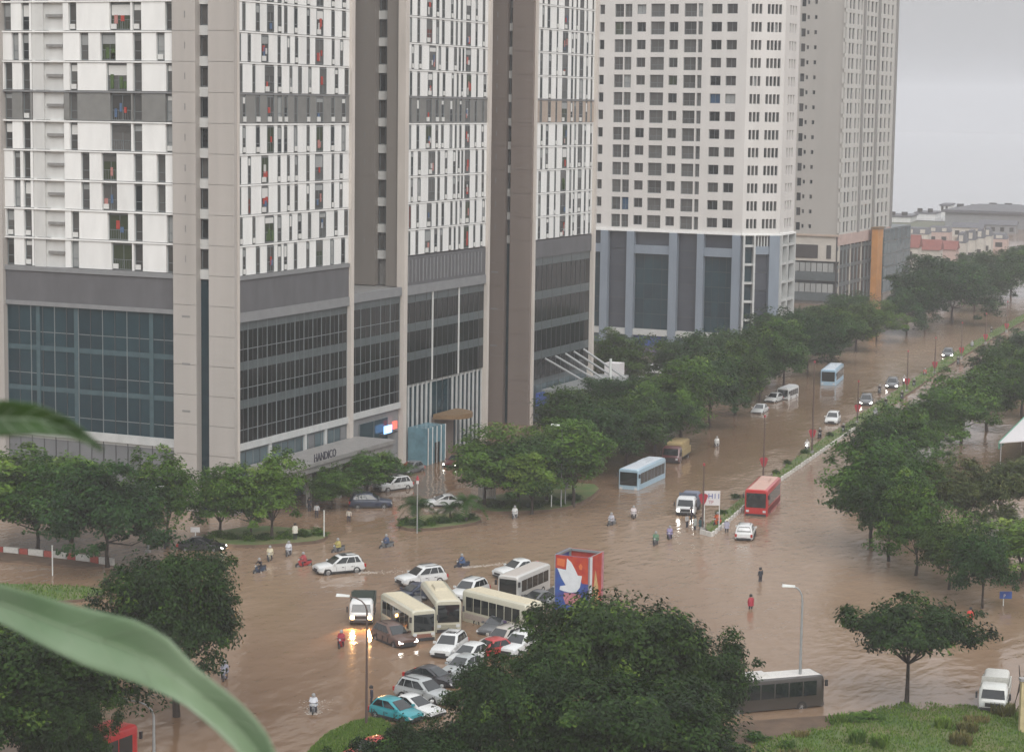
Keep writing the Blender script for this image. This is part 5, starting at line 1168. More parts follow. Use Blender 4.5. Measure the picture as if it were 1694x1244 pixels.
def poncho_mesh(ride):
    m = MB(); n = 18; rings = []
    lv = [(1.33, .09, .10, .04), (1.25, .15, .24, .02), (1.08, .22, .29, .03), (.92, .30, .30, .05), (.72, .36, .30, .06)] if ride else [(1.47, .08, .09, .03), (1.40, .13, .23, .02), (1.18, .18, .27, .02), (.95, .20, .26, .02), (.74, .22, .27, .02)]
    for j, (z, rx, ry, cx) in enumerate(lv):
        rings.append([(cx + rx * (1 + .10 * j / 4 * math.sin(5 * t)) * math.cos(t), ry * (1 + .08 * j / 4 * math.cos(4 * t)) * math.sin(t), z + (.03 * math.sin(6 * t) if j == 4 else 0)) for t in [6.2832 * k / n for k in range(n)]])
    m.loft(rings[::-1], cap=False); return m.mesh('poncho', 'matte_obj', 60)
PON = {True: poncho_mesh(True), False: poncho_mesh(False)}
def moto_meshes():
    D = {}; m = MB()
    m.loft([[(x, -w, z0), (x, -w, (z0 + z1) / 2), (x, -w * .6, z1), (x, w * .6, z1), (x, w, (z0 + z1) / 2), (x, w, z0)] for x, w, z0, z1 in ((.62, .05, .45, .80), (.50, .11, .34, .92), (.36, .13, .30, .62), (.05, .12, .28, .50), (-.20, .15, .32, .70), (-.60, .15, .45, .74), (-.85, .06, .58, .72))])
    m.tube([(.62, 0, .80), (.72, 0, .35)], .045, 6); D['body'] = m.mesh('body', 'paint', 40)
    D['seat'] = MB().hexa([(-.78, -.13, .72), (.0, -.11, .70), (.0, .11, .70), (-.78, .13, .72), (-.76, -.11, .81), (-.02, -.10, .78), (-.02, .10, .78), (-.76, .11, .81)]).mesh('seat', 'plastic_dark')
    D['handlebar'] = MB().tube([(.42, -.33, 1.02), (.55, -.12, 1.0), (.55, .12, 1.0), (.42, .33, 1.02)], .022, 6).mesh('handlebar', 'plastic_dark')
    D['headlight'] = MB().tube([(.55, 0, .93), (.64, 0, .92)], [.06, .09], 10).mesh('headlight', 'head_off')
    D['mud_guard'] = MB().tube([(.52, 0, .50), (.68, 0, .60), (.86, 0, .55), (.96, 0, .42)], .06, 6).mesh('mud_guard', 'plastic_dark')
    return D
MOTO = moto_meshes(); MW, MRIM = wheel_mesh(.28, .09), rim_mesh(.28, .09)
def motorbike(p, rz, color, label, depth, lit=False, group='motorbikes in the flood'):
    t = thing('motorbike', label, 'motorbike', (p[0], p[1], -depth), group, rz)
    for k, me in MOTO.items():
        o = link(k, me, t); o.color = tuple(color) + (1,)
        if k == 'headlight' and lit: o.material_slots[0].link = 'OBJECT'; o.material_slots[0].material = MATS['head_on']
    for x in (.72, -.62): w = link('wheel', MW, t, (x, 0, .28)); link('rim', MRIM, w, (0, 0, 0))
    return t
def person(p, rz, pose, shirt, label, depth=0., poncho=None, hatk='helmet', hatc=(.3, .3, .3), group='people in the flood'):
    t = thing('person', label, 'person', (p[0], p[1], -depth), group, rz); t.scale = (1.0, 1.0, 1.0)
    o = link('body', PM[pose], t); o.color = tuple(shirt) + (1,)
    if hatk: h = link(hatk, HAT[hatk], t, (.08, 0, 1.46) if pose == 'ride' else (.05, 0, 1.62)); h.color = tuple(hatc) + (1,)
    if poncho: q = link('poncho', PON[pose == 'ride'], t); q.color = tuple(poncho) + (1,)
    return t
def rider(px, py, head, col, bike, blabel, plabel, depth=.22, poncho=None, lit=False, hatc=(.3, .3, .3)):
    a, b = G(px, py), G(*head); rz = math.atan2((b - a)[1], (b - a)[0])
    motorbike(a, rz, bike, blabel, depth, lit); person(a, rz, 'ride', col, plabel, depth - .01, poncho, 'helmet', hatc)
BK = (.02, .02, .025)
rider(430, 946, (415, 950), BK, (.03, .05, .09), 'dark blue motorbike left of the roadside group', 'rider in dark clothes left of the roadside group', .25)
rider(447, 926, (440, 934), (.5, .45, .30), (.45, .40, .30), 'cream motorbike at the roadside by the planted island', 'person in a cream poncho at the roadside', .2, (.55, .50, .36))
rider(478, 918, (470, 924), (.5, .5, .52), (.3, .3, .32), 'grey motorbike right in the roadside group', 'person in a pale grey poncho at the roadside', .2, (.55, .56, .60))
rider(503, 936, (490, 938), (.35, .05, .06), (.35, .03, .03), 'red motorbike just left of the white SUV', 'rider in a dark red raincoat just left of the white SUV', .25, (.35, .05, .06))
rider(765, 937, (752, 939), NVY, NVY, 'motorbike throwing spray behind the white SUVs', 'rider in a blue poncho throwing spray', .35, (.05, .10, .22))
rider(852, 856, (842, 862), (.5, .5, .5), (.4, .4, .4), 'white motorbike in front of the clump by the drive', 'rider in white in front of the clump by the drive', .3, (.60, .60, .58))
rider(1048, 856, (1052, 868), (.5, .46, .46), (.5, .48, .48), 'white motorbike below the light blue bus', 'rider in a pinkish white poncho below the light blue bus', .3, (.58, .52, .52))
rider(1108, 890, (1102, 900), (.2, .18, .28), (.15, .12, .22), 'purple motorbike left of the median tip', 'rider in a violet poncho left of the median tip', .3, (.28, .24, .40))
rider(519, 1176, (514, 1192), (.5, .52, .56), (.2, .22, .25), 'lone motorbike with foaming wake near the bottom', 'rider in a white poncho with foaming wake near the bottom', .28, (.60, .62, .66))
rider(565, 1068, (556, 1078), (.3, .02, .03), (.30, .02, .03), 'red motorbike beside the amber-lit truck', 'rider in red beside the amber-lit truck', .28, (.30, .03, .05))
rider(1187, 870, (1176, 874), (.5, .1, .04), (.50, .08, .02), 'orange red motorbike at the median tip', 'person in an orange raincoat at the median tip', .1, (.50, .10, .03))
rider(1465, 672, (1460, 680), BK, BK, 'dark motorbike beside the nearest lit car on the avenue', 'rider in black beside the nearest lit car on the avenue', .3)
rider(1492, 660, (1486, 670), BK, BK, 'dark motorbike by the avenue lamp, right of the lit car', 'rider in black by the avenue lamp, right of the lit car', .3)
rider(1496, 634, (1490, 642), (.4, .4, .4), GRY, 'motorbike with headlight far up the avenue', 'rider with lit headlight far up the avenue', .3, None, True)
rider(1356, 724, (1352, 734), BK, BK, 'dark motorbike against the median below the white car', 'rider in black against the median below the white car', .25)
rider(1335, 744, (1330, 752), (.5, .5, .5), (.4, .4, .4), 'motorbike with bright headlight at the median lamp', 'rider in pale clothes at the median lamp', .25, (.6, .6, .58), True)
rider(1186, 738, (1178, 742), (.6, .6, .58), (.5, .5, .48), 'white motorbike under the left bank trees', 'rider in white under the left bank trees', .3, (.64, .63, .60))
rider(372, 1122, (366, 1134), (.25, .26, .32), (.2, .22, .28), 'grey motorbike right of the round dark tree', 'rider in grey right of the round dark tree', .2, (.32, .33, .40))
for x_, y_, c_, n_ in ((1395, 716, BK, 'in black left of the third heart lamp'), (1448, 690, (.30, .30, .32), 'in grey passing the fourth heart lamp'), (1512, 640, BK, 'in black just right of the fifth heart lamp'), (1530, 622, (.35, .10, .08), 'in red between the fifth and sixth heart lamps'),
                     (1585, 602, BK, 'in black by the seventh heart lamp'), (1608, 575, (.3, .3, .3), 'in grey near the eighth heart lamp'), (1640, 552, BK, 'in black near the ninth heart lamp'), (1455, 650, BK, 'in black out on the middle of the avenue')):
    rider(x_, y_, (x_ - 5, y_ + 9), c_, GRY, 'motorbike ridden by the person ' + n_, 'rider ' + n_, .28, None if c_ == BK else c_)
for x_, y_, h_, c_, n_ in ((1012, 868, (1000, 872), (.40, .40, .44), 'in pale grey between the blue bus and the white motorbike'), (640, 905, (628, 907), (.05, .08, .15), 'in navy below the palm island'), (560, 912, (546, 915), (.40, .34, .10), 'in mustard above the black-roofed SUV'), (1085, 900, (1076, 908), (.10, .20, .12), 'in green left of the violet rider')):
    rider(x_, y_, h_, c_, GRY, 'motorbike ridden by the person ' + n_, 'rider ' + n_, .28, c_)
def walker(px, py, col, label, depth=.4, poncho=None, rz=None, hatk=None, hatc=(.02, .02, .02), z=0):
    a = G(px, py); person(a, random.uniform(0, 6.28) if rz is None else rz, 'stand', col, label, depth - z, poncho, hatk or 'helmet', hatc)
walker(1258, 962, (.03, .04, .055), 'person in dark clothes wading alone in the wide flooded junction', .42)
walker(1242, 1007, (.35, .03, .05), 'person in a dark red poncho wading towards the camera', .45, (.36, .03, .05))
walker(1605, 1032, (.6, .04, .03), 'person in a bright red raincoat behind the lone spreading tree', .3, (.60, .05, .04))
walker(1136, 872, (.5, .5, .5), 'person in white at the front of the white truck', .3)
walker(1150, 876, (.35, .37, .36), 'person in pale grey left of the lamp at the median tip', .3, (.36, .38, .36))
walker(1160, 878, (.03, .08, .09), 'person in dark green at the foot of the nearest heart lamp', .3, (.03, .09, .10))
walker(1202, 880, (.35, .34, .42), 'person with umbrella-pale hat between the white car and the median tip', .35, (.36, .35, .44), None, 'hat', (.55, .52, .40))
walker(1144, 864, (.03, .02, .05), 'person in purple black beside the truck load', .1)
walker(615, 1168, (.03, .03, .05), 'person in dark clothes beside the dark lamp pole by the teal car', .2)
walker(488, 897, (.6, .58, .5), 'person in white on the planted island edge', -.2, (.62, .60, .52))
walker(524, 856, (.5, .5, .5), 'person in pale clothes under the entrance canopy tree', .2)
walker(512, 846, (.03, .03, .04), 'person in black at the canopy columns', .2)
walker(577, 862, (.5, .46, .4), 'person wading before the dark blue SUV on the drive', .4)
walker(273, 908, (.05, .15, .28), 'person in blue under the street tree beside the white lamp', .1)

# foaming wakes: many small irregular lumps low in the water
def wake(px, py, head, L, Wd, n, label):
    a, b = G(px, py), G(*head); d = (a - b)[:2]; d = d / np.linalg.norm(d); sd_ = np.array([-d[1], d[0]]); m = MB()
    for _ in range(n):
        t = random.random() ** 1.3; q = a[:2] + d * (t * L - .6) + sd_ * random.gauss(0, 1) * Wd * (.35 + t); r = random.uniform(.02, .075) * (1.2 - t * .6); ang = random.uniform(0, 3); h = r * random.uniform(.25, .8) * (1.8 if t < .15 else .7)
        k = 5; m.loft([[(q[0] + r * 1.8 * math.cos(ang + 6.28 * i / k) * random.uniform(.7, 1.3), q[1] + r * math.sin(ang + 6.28 * i / k) * random.uniform(.7, 1.3), -.02) for i in range(k)], [(q[0] + r * .7 * math.cos(ang + 6.28 * i / k), q[1] + r * .5 * math.sin(ang + 6.28 * i / k), h) for i in range(k)]])
    tag(m.build('wake_foam', 'foam'), label, 'foam', kind='stuff')
wake(775, 938, (755, 940), 7, .35, 420, 'brown white foam trailing the spraying motorbike')
wake(519, 1178, (514, 1196), 4, .5, 260, 'foam around the lone motorbike near the bottom')
wake(603, 947, (527, 949), 5, .5, 200, 'faint wake behind the black-roofed white SUV')
wake(1226, 906, (1240, 872), 3, .7, 90, 'ripples of foam behind the white car below the red bus')
wake(1050, 853, (1054, 868), 4, .35, 120, 'thin wake of the white motorbike below the blue bus')
wake(1112, 886, (1102, 900), 3, .35, 90, 'thin wake of the violet rider')
wake(432, 945, (415, 950), 3, .3, 80, 'thin wake of the dark rider at left')
wake(1378, 708, (1385, 690), 4, .9, 120, 'churned water around the white car on the avenue')

# ================================================================ STREET FURNITURE
def lamp(px, py, tpx, tpy, label, arm=2.0, material='pole', r=.10, group='street lamps', hz=None):
    p = G(px, py); h = zat(p, tpx, tpy); t = thing('street_lamp', label, 'street lamp', (p[0], p[1], 0), group)
    dx = (tpx - px) * mpp(p); d = CR[:2] / np.linalg.norm(CR[:2]) * dx
    pts = [(0, 0, -.5), (0, 0, h * .5), (0, 0, h - 1.0)]
    for s in (.25, .5, .75, 1): pts.append((d[0] * (1 - math.cos(s * 1.57)), d[1] * (1 - math.cos(s * 1.57)), h - 1.0 + math.sin(s * 1.57) * 1.0))
    MB().tube(pts, [r * 1.3, r, r * .8] + [r * .6] * 4, 8).build('pole', material, t, 50, world=False)
    u = d / (np.linalg.norm(d) + 1e-6); n_ = np.array([-u[1], u[0]]); e = np.array([d[0], d[1]])
    def q(a, b, z): v = e + u * a + n_ * b; return (v[0], v[1], z)
    MB().hexa([q(-.1, -.08, h - .02), q(.85, -.17, h + .02), q(.85, .17, h + .02), q(-.1, .08, h - .02), q(-.1, -.05, h + .12), q(.8, -.12, h + .18), q(.8, .12, h + .18), q(-.1, .05, h + .12)]).build('lamp_head', 'lamp_white', t, world=False)
    MB().box(-.22, .22, -.22, .22, -.5, .25).build('base', 'concrete', t, world=False); return t
lamp(1322, 1168, 1307, 970, 'tall single-arm street lamp in front of the white-roofed coach')
lamp(245, 914, 258, 806, 'street lamp with bright white head before the left street trees')
lamp(255, 1290, 215, 1160, 'street lamp with pale head beside the red coach at lower left')
lamp(606, 1204, 575, 987, 'dark thin lamp pole beside the teal car', material='pole_dark', r=.08)
lamp(928, 842, 922, 704, 'slim lamp pole in front of the clump by the drive', r=.07)
lamp(1494, 893, 1487, 800, 'lamp whose small white head shows in the right bank crown', r=.08)
def heart_lamp(px, py, top, hpy, label):
    p = G(px, py); h = zat(p, px, top); hz = zat(p, px, hpy); t = thing('heart_lamp_post', label, 'street lamp', (p[0], p[1], 0), 'lamp posts with red hearts on the median')
    MB().tube([(0, 0, -.3), (0, 0, h * .5), (0, 0, h)], [.12, .09, .06], 8).build('pole', 'pole_dark', t, 50, world=False)
    d = CR[:2] / np.linalg.norm(CR[:2])
    for s in (-1, 1):
        pts = []
        for k in range(12):
            a = math.pi * k / 11; pts.append((.08 + .42 * (1 - math.cos(a)) * .62, .34 * math.sin(a) + .22))
        pts = [(.07, .28)] + [(.07 + .50 * math.sin(a) * (1 if a < 1.9 else .95), .42 + .22 * math.cos(a * 1.15)) for a in np.linspace(0.1, 1.9, 8)] + [(.32, -.25), (.07, -.62)]
        m = MB(); n = len(pts); nrm = np.array([-d[1], d[0]])
        A = [(d[0] * s * x * .85 + nrm[0] * .05, d[1] * s * x * .85 + nrm[1] * .05, hz + z * .95) for x, z in pts]; B = [(d[0] * s * x * .85 - nrm[0] * .05, d[1] * s * x * .85 - nrm[1] * .05, hz + z * .95) for x, z in pts]
        m.add(A + B, [tuple(range(n)), tuple(range(2 * n - 1, n - 1, -1))] + [(i, (i + 1) % n, (i + 1) % n + n, i + n) for i in range(n)]); m.build('heart_panel', 'red_sign', t, world=False)
    MB().tube([(0, 0, h), (0, 0, h + .25)], [.14, .10], 8).build('lamp_cap', 'red_sign', t, world=False)
    MB().box(-.2, .2, -.2, .2, -.3, .5).build('base', 'concrete', t, world=False)
for (x, y, tp, hp, n_) in ((1162, 880, 770, 826, 'nearest the camera, at the median tip'), (1262, 812, 690, 765, 'second from the median tip, behind the red bus'), (1343, 752, 600, 718, 'third from the median tip, by the lit motorbike'), (1418, 702, 632, 676, 'fourth from the median tip, by the nearest lit car'), (1500, 650, 582, 632, 'fifth from the median tip'), (1546, 620, 560, 604, 'sixth from the median tip'), (1590, 594, 535, 580, 'seventh from the median tip'), (1630, 570, 520, 558, 'eighth from the median tip'), (1665, 550, 500, 540, 'ninth from the median tip')):
    heart_lamp(x, y, tp, hp, 'lamp post with red heart panels, ' + n_)
p = G(690, 882); t = thing('ornament_post', 'pole with red and white top on the traffic island', 'post', (p[0], p[1], 0)); h = zat(p, 690, 800)
MB().tube([(0, 0, 0), (0, 0, h)], .06, 8).build('pole', 'pole', t, world=False); MB().tube([(0, 0, h), (0, 0, h + .35)], .14, 8).build('white_top', 'board_white', t, world=False); MB().tube([(0, 0, h + .35), (0, 0, h + .8)], [.2, .06], 8).build('red_top', 'red_sign', t, world=False)
def post(px, py, top, label, m='lamp_white', r=.06):
    p = G(px, py); h = zat(p, px, top); t = thing('post', label, 'post', (p[0], p[1], 0)); MB().tube([(0, 0, -.4), (0, 0, h)], r, 8).build('shaft', m, t, world=False); MB().tube([(0, 0, h), (0, 0, h + .06)], r * 1.5, 8).build('cap', m, t, world=False)
post(87, 952, 903, 'white marker post in front of the striped kerb'); post(536, 892, 845, 'pale post at the right end of the planted island'); post(912, 842, 802, 'white stake left of the slim lamp pole'); post(950, 838, 800, 'white stake right of the slim lamp pole')
def sign(px, py, top, wpx, hpx, label, board, legs=(0,), text=None, tcol='sign_dark', leg='lamp_white', rz=YAW):
    p = G(px, py); s = mpp(p); h = zat(p, px, top); w, hh = wpx * s, hpx * s; t = thing('sign_board', label, 'sign', (p[0], p[1], 0), None, rz)
    MB().box(-w / 2, w / 2, -.05, .05, h - hh, h).build('board', board, t, world=False)
    for l in legs: MB().tube([(l * w / 2, .09, -.4), (l * w / 2, .09, h - .05)], .05, 6).build('leg', leg, t, world=False)
    for (tx, x_, z_, sz, m_) in text or (): 
        o = link('lettering', text_mesh(tx, sz, .01, m_), t, (x_ * w, -.07, h - hh + z_ * hh)); o.rotation_euler = (math.pi / 2, 0, 0)
sign(1177, 874, 812, 26, 24, 'white notice board on legs at the median tip', 'board_white', (-.95, .95), [('H11', -.28, .48, .75, 'art_blue'), ('TP', -.25, .12, .5, 'art_pink')])
sign(1663, 1002, 978, 20, 12, 'small blue road sign on striped pole at right', 'art_blue', (-.3,), [('P', -.2, .2, .4, 'board_white')])
sign(323, 903, 872, 15, 8, 'small white sign over the black saloon at left', 'board_white', (0,))
p = G(935, 838); t = thing('utility_box', 'pale meter box on a post by the slim lamp pole', 'utility box', (p[0], p[1], 0))
MB().tube([(0, 0, -.3), (0, 0, 2.1)], .07, 6).build('post', 'pole', t, world=False); MB().box(-.4, .4, -.25, .25, 2.0, 2.9).build('box', 'glass_pale', t, world=False); MB().box(-.46, .46, -.3, .3, 2.9, 3.0).build('cover', 'board_white', t, world=False)
# marks on the planted shrubs' tree stakes behind the palm island
p = G(805, 828); t = thing('fence_panel', 'short pale picket fence panel by the palms', 'fence', (p[0], p[1], 0))
for i in range(9): MB().box(-1 + i * .24, -.86 + i * .24, -.03, .03, -.2, 1.55).build('picket', 'white_band', t, world=False)
for z_ in (.4, 1.2): MB().box(-1.05, 1.1, .03, .07, z_, z_ + .08).build('rail', 'white_band', t, world=False)

# billboard column with the dove
p = G(957, 1012); bx_, by_ = p[0], p[1]; s = mpp(p); t = thing('billboard', 'square billboard column with a white dove on red and blue', 'billboard', (bx_, by_, 0)); hw = 1.52; hb = zat(p, 957, 914)
for sx in (-1, 1):
    for sy_ in (-1, 1): MB().box(sx * hw - .09, sx * hw + .09, sy_ * hw - .09, sy_ * hw + .09, -.4, hb).build('corner_post', 'steel', t, world=False)
for z_ in (hb - .22, .5):
    MB().box(-hw, hw, -hw - .07, -hw + .07, z_, z_ + .2).build('frame_bar', 'steel', t, world=False); MB().box(hw - .07, hw + .07, -hw, hw, z_, z_ + .2).build('frame_bar', 'steel', t, world=False)
    MB().box(-hw, hw, hw - .07, hw + .07, z_, z_ + .2).build('frame_bar', 'steel', t, world=False); MB().box(-hw - .07, -hw + .07, -hw, hw, z_, z_ + .2).build('frame_bar', 'steel', t, world=False)
MB().box(-hw, hw, -hw - .10, -hw - .08, .4, hb).build('front_panel', 'art_blue', t, world=False)
MB().box(hw + .08, hw + .10, -hw, hw, .4, hb).build('side_panel', 'art_red', t, world=False)
MB().box(-hw - .10, -hw - .08, -hw, hw, .4, hb).build('side_panel', 'art_blue', t, world=False)
MB().box(-hw, hw, hw + .08, hw + .10, .4, hb).build('back_panel', 'art_red', t, world=False)
def art(name, pts, material, lay, side=False):
    P_ = [(-hw + 2 * hw * (x - 240) / 585, hb - (y - 245) / 930 * (hb - .4)) for x, y in pts]; n = len(P_); m = MB(); f0 = hw + .10; f1 = f0 + .006 * lay
    if not side: A = [(x, -f1, z) for x, z in P_]; B = [(x, -f0, z) for x, z in P_]
    else: A = [(f1, x, z) for x, z in P_]; B = [(f0, x, z) for x, z in P_]
    m.add(A + B, [tuple(range(n)), tuple(range(2 * n - 1, n - 1, -1))] + [(i, (i + 1) % n, (i + 1) % n + n, i + n) for i in range(n)]); m.build(name, material, t, world=False)
art('red_field', [(242, 247), (242, 470), (440, 480), (640, 560), (720, 690), (823, 690), (823, 247)], 'art_red', 1)
art('orange_patch', [(270, 300), (270, 420), (400, 440), (410, 310)], 'art_orange', 2); art('orange_star', [(650, 400), (690, 350), (720, 400), (710, 460), (670, 460)], 'art_orange', 2)
art('dove', [(275, 470), (350, 630), (430, 745), (330, 770), (320, 830), (400, 850), (520, 862), (620, 840), (680, 760), (700, 650), (715, 560), (640, 560), (600, 480), (520, 350), (445, 290), (430, 490)], 'art_white', 3)
art('pink_hands', [(400, 870), (390, 960), (430, 1060), (560, 1080), (690, 1010), (700, 880), (540, 868)], 'art_pink', 2); art('violet_patch', [(270, 850), (350, 850), (360, 1020), (280, 1040)], 'art_blue', 2)
art('white_strip', [(242, 247), (340, 247), (340, 1170), (242, 1170)], 'art_white', 1, True); art('tan_figure', [(480, 500), (380, 900), (420, 1100), (640, 1100), (600, 800)], 'art_tan', 1, True); art('pink_edge', [(740, 247), (822, 247), (822, 1170), (720, 1170)], 'art_pink', 1, True)

# right edge: awning, tent roof, yellow wall, leaning pole
a, b = G(1650, 778), G(1700, 724)
t = thing('fabric_awning', 'green edged pale awning roof at the right edge', 'awning', (a[0], a[1], 0))
d = (b - a)[:2]; L_ = np.linalg.norm(d); u = d / L_; nn = np.array([u[1], -u[0]])
def aw(s, o, z): v = u * s + nn * o; return (v[0], v[1], z)
MB().hexa([aw(0, 0, 2.6), aw(L_ * 1.5, 0, 2.6), aw(L_ * 1.5, .1, 2.6), aw(0, .1, 2.6), aw(0, 0, 3.5), aw(L_ * 1.5, 0, 3.5), aw(L_ * 1.5, .1, 3.5), aw(0, .1, 3.5)]).build('green_valance', 'tarp_green', t, world=False)
MB().hexa([aw(0, .1, 3.3), aw(L_ * 1.5, .1, 3.3), aw(L_ * 1.5, 9, 4.6), aw(0, 9, 4.6), aw(0, .1, 3.42), aw(L_ * 1.5, .1, 3.42), aw(L_ * 1.5, 9, 4.72), aw(0, 9, 4.72)]).build('roof_sheet', 'board_white', t, world=False)
for s_ in (.05, L_ * .7, L_ * 1.45): MB().tube([aw(s_, .3, -.3), aw(s_, .3, 3.3)], .07, 6).build('post', 'pole', t, world=False); MB().tube([aw(s_, 8.7, -.3), aw(s_, 8.7, 4.5)], .07, 6).build('post', 'pole', t, world=False)
p = G(1698, 1224); t = thing('garden_wall', 'pale yellow wall stub at the right edge', 'wall', (p[0], p[1], 0), None, YAW); hh = zat(p, 1694, 1125)
MB().box(-.55, 4, -.25, .25, -.5, hh).build('wall_body', 'yellow_wall', t, world=False); MB().box(-.65, 4.1, -.33, .33, hh, hh + .18).build('coping', 'concrete', t, world=False)
p = G(1672, 1180); q = G(1712, 1180); t = thing('leaning_trunk', 'bare leaning dark trunk beside the yellow wall', 'tree', (p[0], p[1], 0)); z_ = zat(p, 1700, 1085)
MB().tube([(0, 0, -.3), ((q - p)[0] * .35, (q - p)[1] * .35, z_ * .5), ((q - p)[0], (q - p)[1], z_)], [.14, .11, .08], 7).build('trunk', 'bark', t, world=False)
MB().tube([((q - p)[0] * .35, (q - p)[1] * .35, z_ * .5), ((q - p)[0] * .2, (q - p)[1] * .2 + .5, z_ * .8)], [.06, .03], 5).build('branch', 'bark', t, world=False)

# ================================================================ FAR HOUSES
def house(px, py, wpx, hpx, wall, roof, label, kind='gable', rz=0., dp=9.):
    p = G(px, py); s = mpp(p); w, h = wpx * s, hpx * s; t = thing('townhouse', label, 'house', (p[0], p[1], -.3), 'houses beyond the avenue', rz); hr = h * .32; hw_ = h - hr
    MB().box(-w / 2, w / 2, 0, dp, 0, hw_).build('wall', wall, t, world=False)
    if kind == 'gable': MB().add([(-w / 2 - .3, -.4, hw_), (w / 2 + .3, -.4, hw_), (w / 2 + .3, dp + .4, hw_), (-w / 2 - .3, dp + .4, hw_), (-w / 2 - .3, dp / 2, h), (w / 2 + .3, dp / 2, h)], [(0, 1, 5, 4), (2, 3, 4, 5), (0, 4, 3), (1, 2, 5), (0, 3, 2, 1)]).build('roof', roof, t, world=False)
    else: MB().hexa([(-w / 2 - .1, -.1, hw_), (w / 2 + .1, -.1, hw_), (w / 2 + .1, dp, hw_), (-w / 2 - .1, dp, hw_), (-w / 2 + .7, .9, h), (w / 2 - .7, .9, h), (w / 2 - .7, dp - .9, h), (-w / 2 + .7, dp - .9, h)]).build('roof', roof, t, world=False)
    nf = max(1, int(hw_ / 3.2)); nc = max(1, int(w / 2.8))
    for f in range(nf):
        for c in range(nc): MB().box(-w / 2 + (c + .28) * w / nc, -w / 2 + (c + .72) * w / nc, -.06, .05, .9 + f * hw_ / nf, .9 + f * hw_ / nf + 1.5).build('window', 'glass_win', t, world=False)
    if kind != 'gable':
        for c in range(nc): MB().box(-w / 2 + (c + .3) * w / nc, -w / 2 + (c + .7) * w / nc, .05, 1.2, hw_ + .3, hw_ + hr * .75).build('dormer', 'house_wall', t, world=False)
for i, a in enumerate([(1500, 450, 34, 62, 'house_wall', 'roof_red', 'pale house with red roof nearest the far grey tower', 'gable'), (1535, 446, 36, 50, 'house_wall', 'roof_red', 'wide red-roofed house above the hazy trees', 'gable'), (1565, 440, 30, 42, 'house_pink', 'roof_red', 'pink red-roofed house right of the wide one', 'gable'),
     (1588, 436, 16, 52, 'house_wall', 'roof_grey', 'first narrow mansard house of the dark row', 'man'), (1604, 430, 15, 50, 'house_wall', 'roof_grey', 'second narrow mansard house of the dark row', 'man'), (1619, 424, 14, 46, 'house_wall', 'roof_grey', 'third narrow mansard house of the dark row', 'man'), (1632, 418, 13, 42, 'house_wall', 'roof_grey', 'last narrow mansard house of the dark row', 'man'),
     (1652, 412, 26, 26, 'house_pink', 'roof_grey', 'low pink house at the end of the mansard row', 'man'), (1515, 408, 40, 32, 'house_wall', 'roof_grey', 'grey-roofed house behind the red roofs at left', 'man'), (1552, 402, 36, 28, 'house_pink', 'roof_grey', 'grey-roofed house behind the pink house', 'man'), (1600, 392, 50, 24, 'house_wall', 'roof_grey', 'long grey-roofed hall behind the mansard row', 'gable'), (1650, 386, 60, 22, 'parapet_cap', 'roof_grey', 'long grey hall behind the low pink house', 'gable')]):
    house(*a, rz=math.radians(8))
p = G(1640, 378); s_ = mpp(p); t = thing('warehouse', 'huge pale grey flat-roofed hall in the mist', 'building', (p[0], p[1], -.4)); 
MB().box(-130 * s_ * .6, 160, 0, 60, 0, 26 * s_).build('wall', 'parapet_cap', t, world=False); MB().box(-130 * s_ * .6 - 1, 161, -1, 61, 26 * s_, 26 * s_ + 1).build('roof', 'roof_grey', t, world=False)
fb = [(1486, 366, 40, 9), (1530, 360, 34, 8), (1562, 356, 14, 17), (1600, 352, 46, 7), (1655, 350, 50, 9)]
for i, (x, y, w, h) in enumerate(fb):
    p = G(x, y); q = mpp(p); t = thing('far_block', ['low pale block in the mist right of the grey tower', 'low block in the mist above the red roofs', 'slim pale tower block in the mist', 'long low block in the mist above the mansard row', 'low block in the mist at the right edge'][i], 'building', (p[0], p[1], -.5), 'misty blocks by the lake', math.radians(6))
    MB().box(-w * q / 2, w * q / 2, 0, 18, 0, h * q).build('wall', 'niche_wall', t, world=False); MB().box(-w * q / 2 - .4, w * q / 2 + .4, -.4, 18.4, h * q, h * q + .6).build('roof', 'roof_grey', t, world=False)
    for f in range(max(1, int(h * q / 6))):
        for c in range(max(2, int(w * q / 9))):
            n_ = max(2, int(w * q / 9)); MB().box(-w * q / 2 + (c + .25) * w * q / n_, -w * q / 2 + (c + .75) * w * q / n_, -.1, .05, 2 + f * 5.5, 4.2 + f * 5.5).build('window', 'glass_win', t, world=False)

# ================================================================ FOREGROUND PLANT ON THE BALCONY
ledge = MB(); hd = _fh[:2]; rd = _r0[:2]
def lp(f_, r_): v = hd * f_ + rd * r_; return (v[0], v[1])
ledge.prism([lp(2.3, -2.5), lp(2.3, 2.5), lp(-3, 2.5), lp(-3, -2.5)][::-1], -.5, 41.7); struct(ledge.build('balcony_ledge', 'concrete'))
def at(px, py, d): r = ray(px, py); return CC + r / FPX * d
pot = at(-330, 900, 1.7); pot[2] = 41.7
plant = thing('balcony_plant', 'blurred broad-leaved plant close to the camera at left', 'plant', pot)
def wl(p): return np.array(p) - np.array(pot)
m = MB(); n = 20; m.loft([[(r * math.cos(6.2832 * k / n), r * math.sin(6.2832 * k / n), z) for k in range(n)] for r, z in ((.09, 0), (.13, .24), (.14, .26), (.12, .25))]); m.build('pot', 'gold', plant, 50, world=False)
stem_top = wl(at(-260, 640, 1.6)); m = MB(); m.tube([(0, 0, .15), stem_top * .5 + np.array([.02, 0, .05]), stem_top], [.008, .006, .004], 8); m.build('stem', 'leaf_mid', plant, 50, world=False)
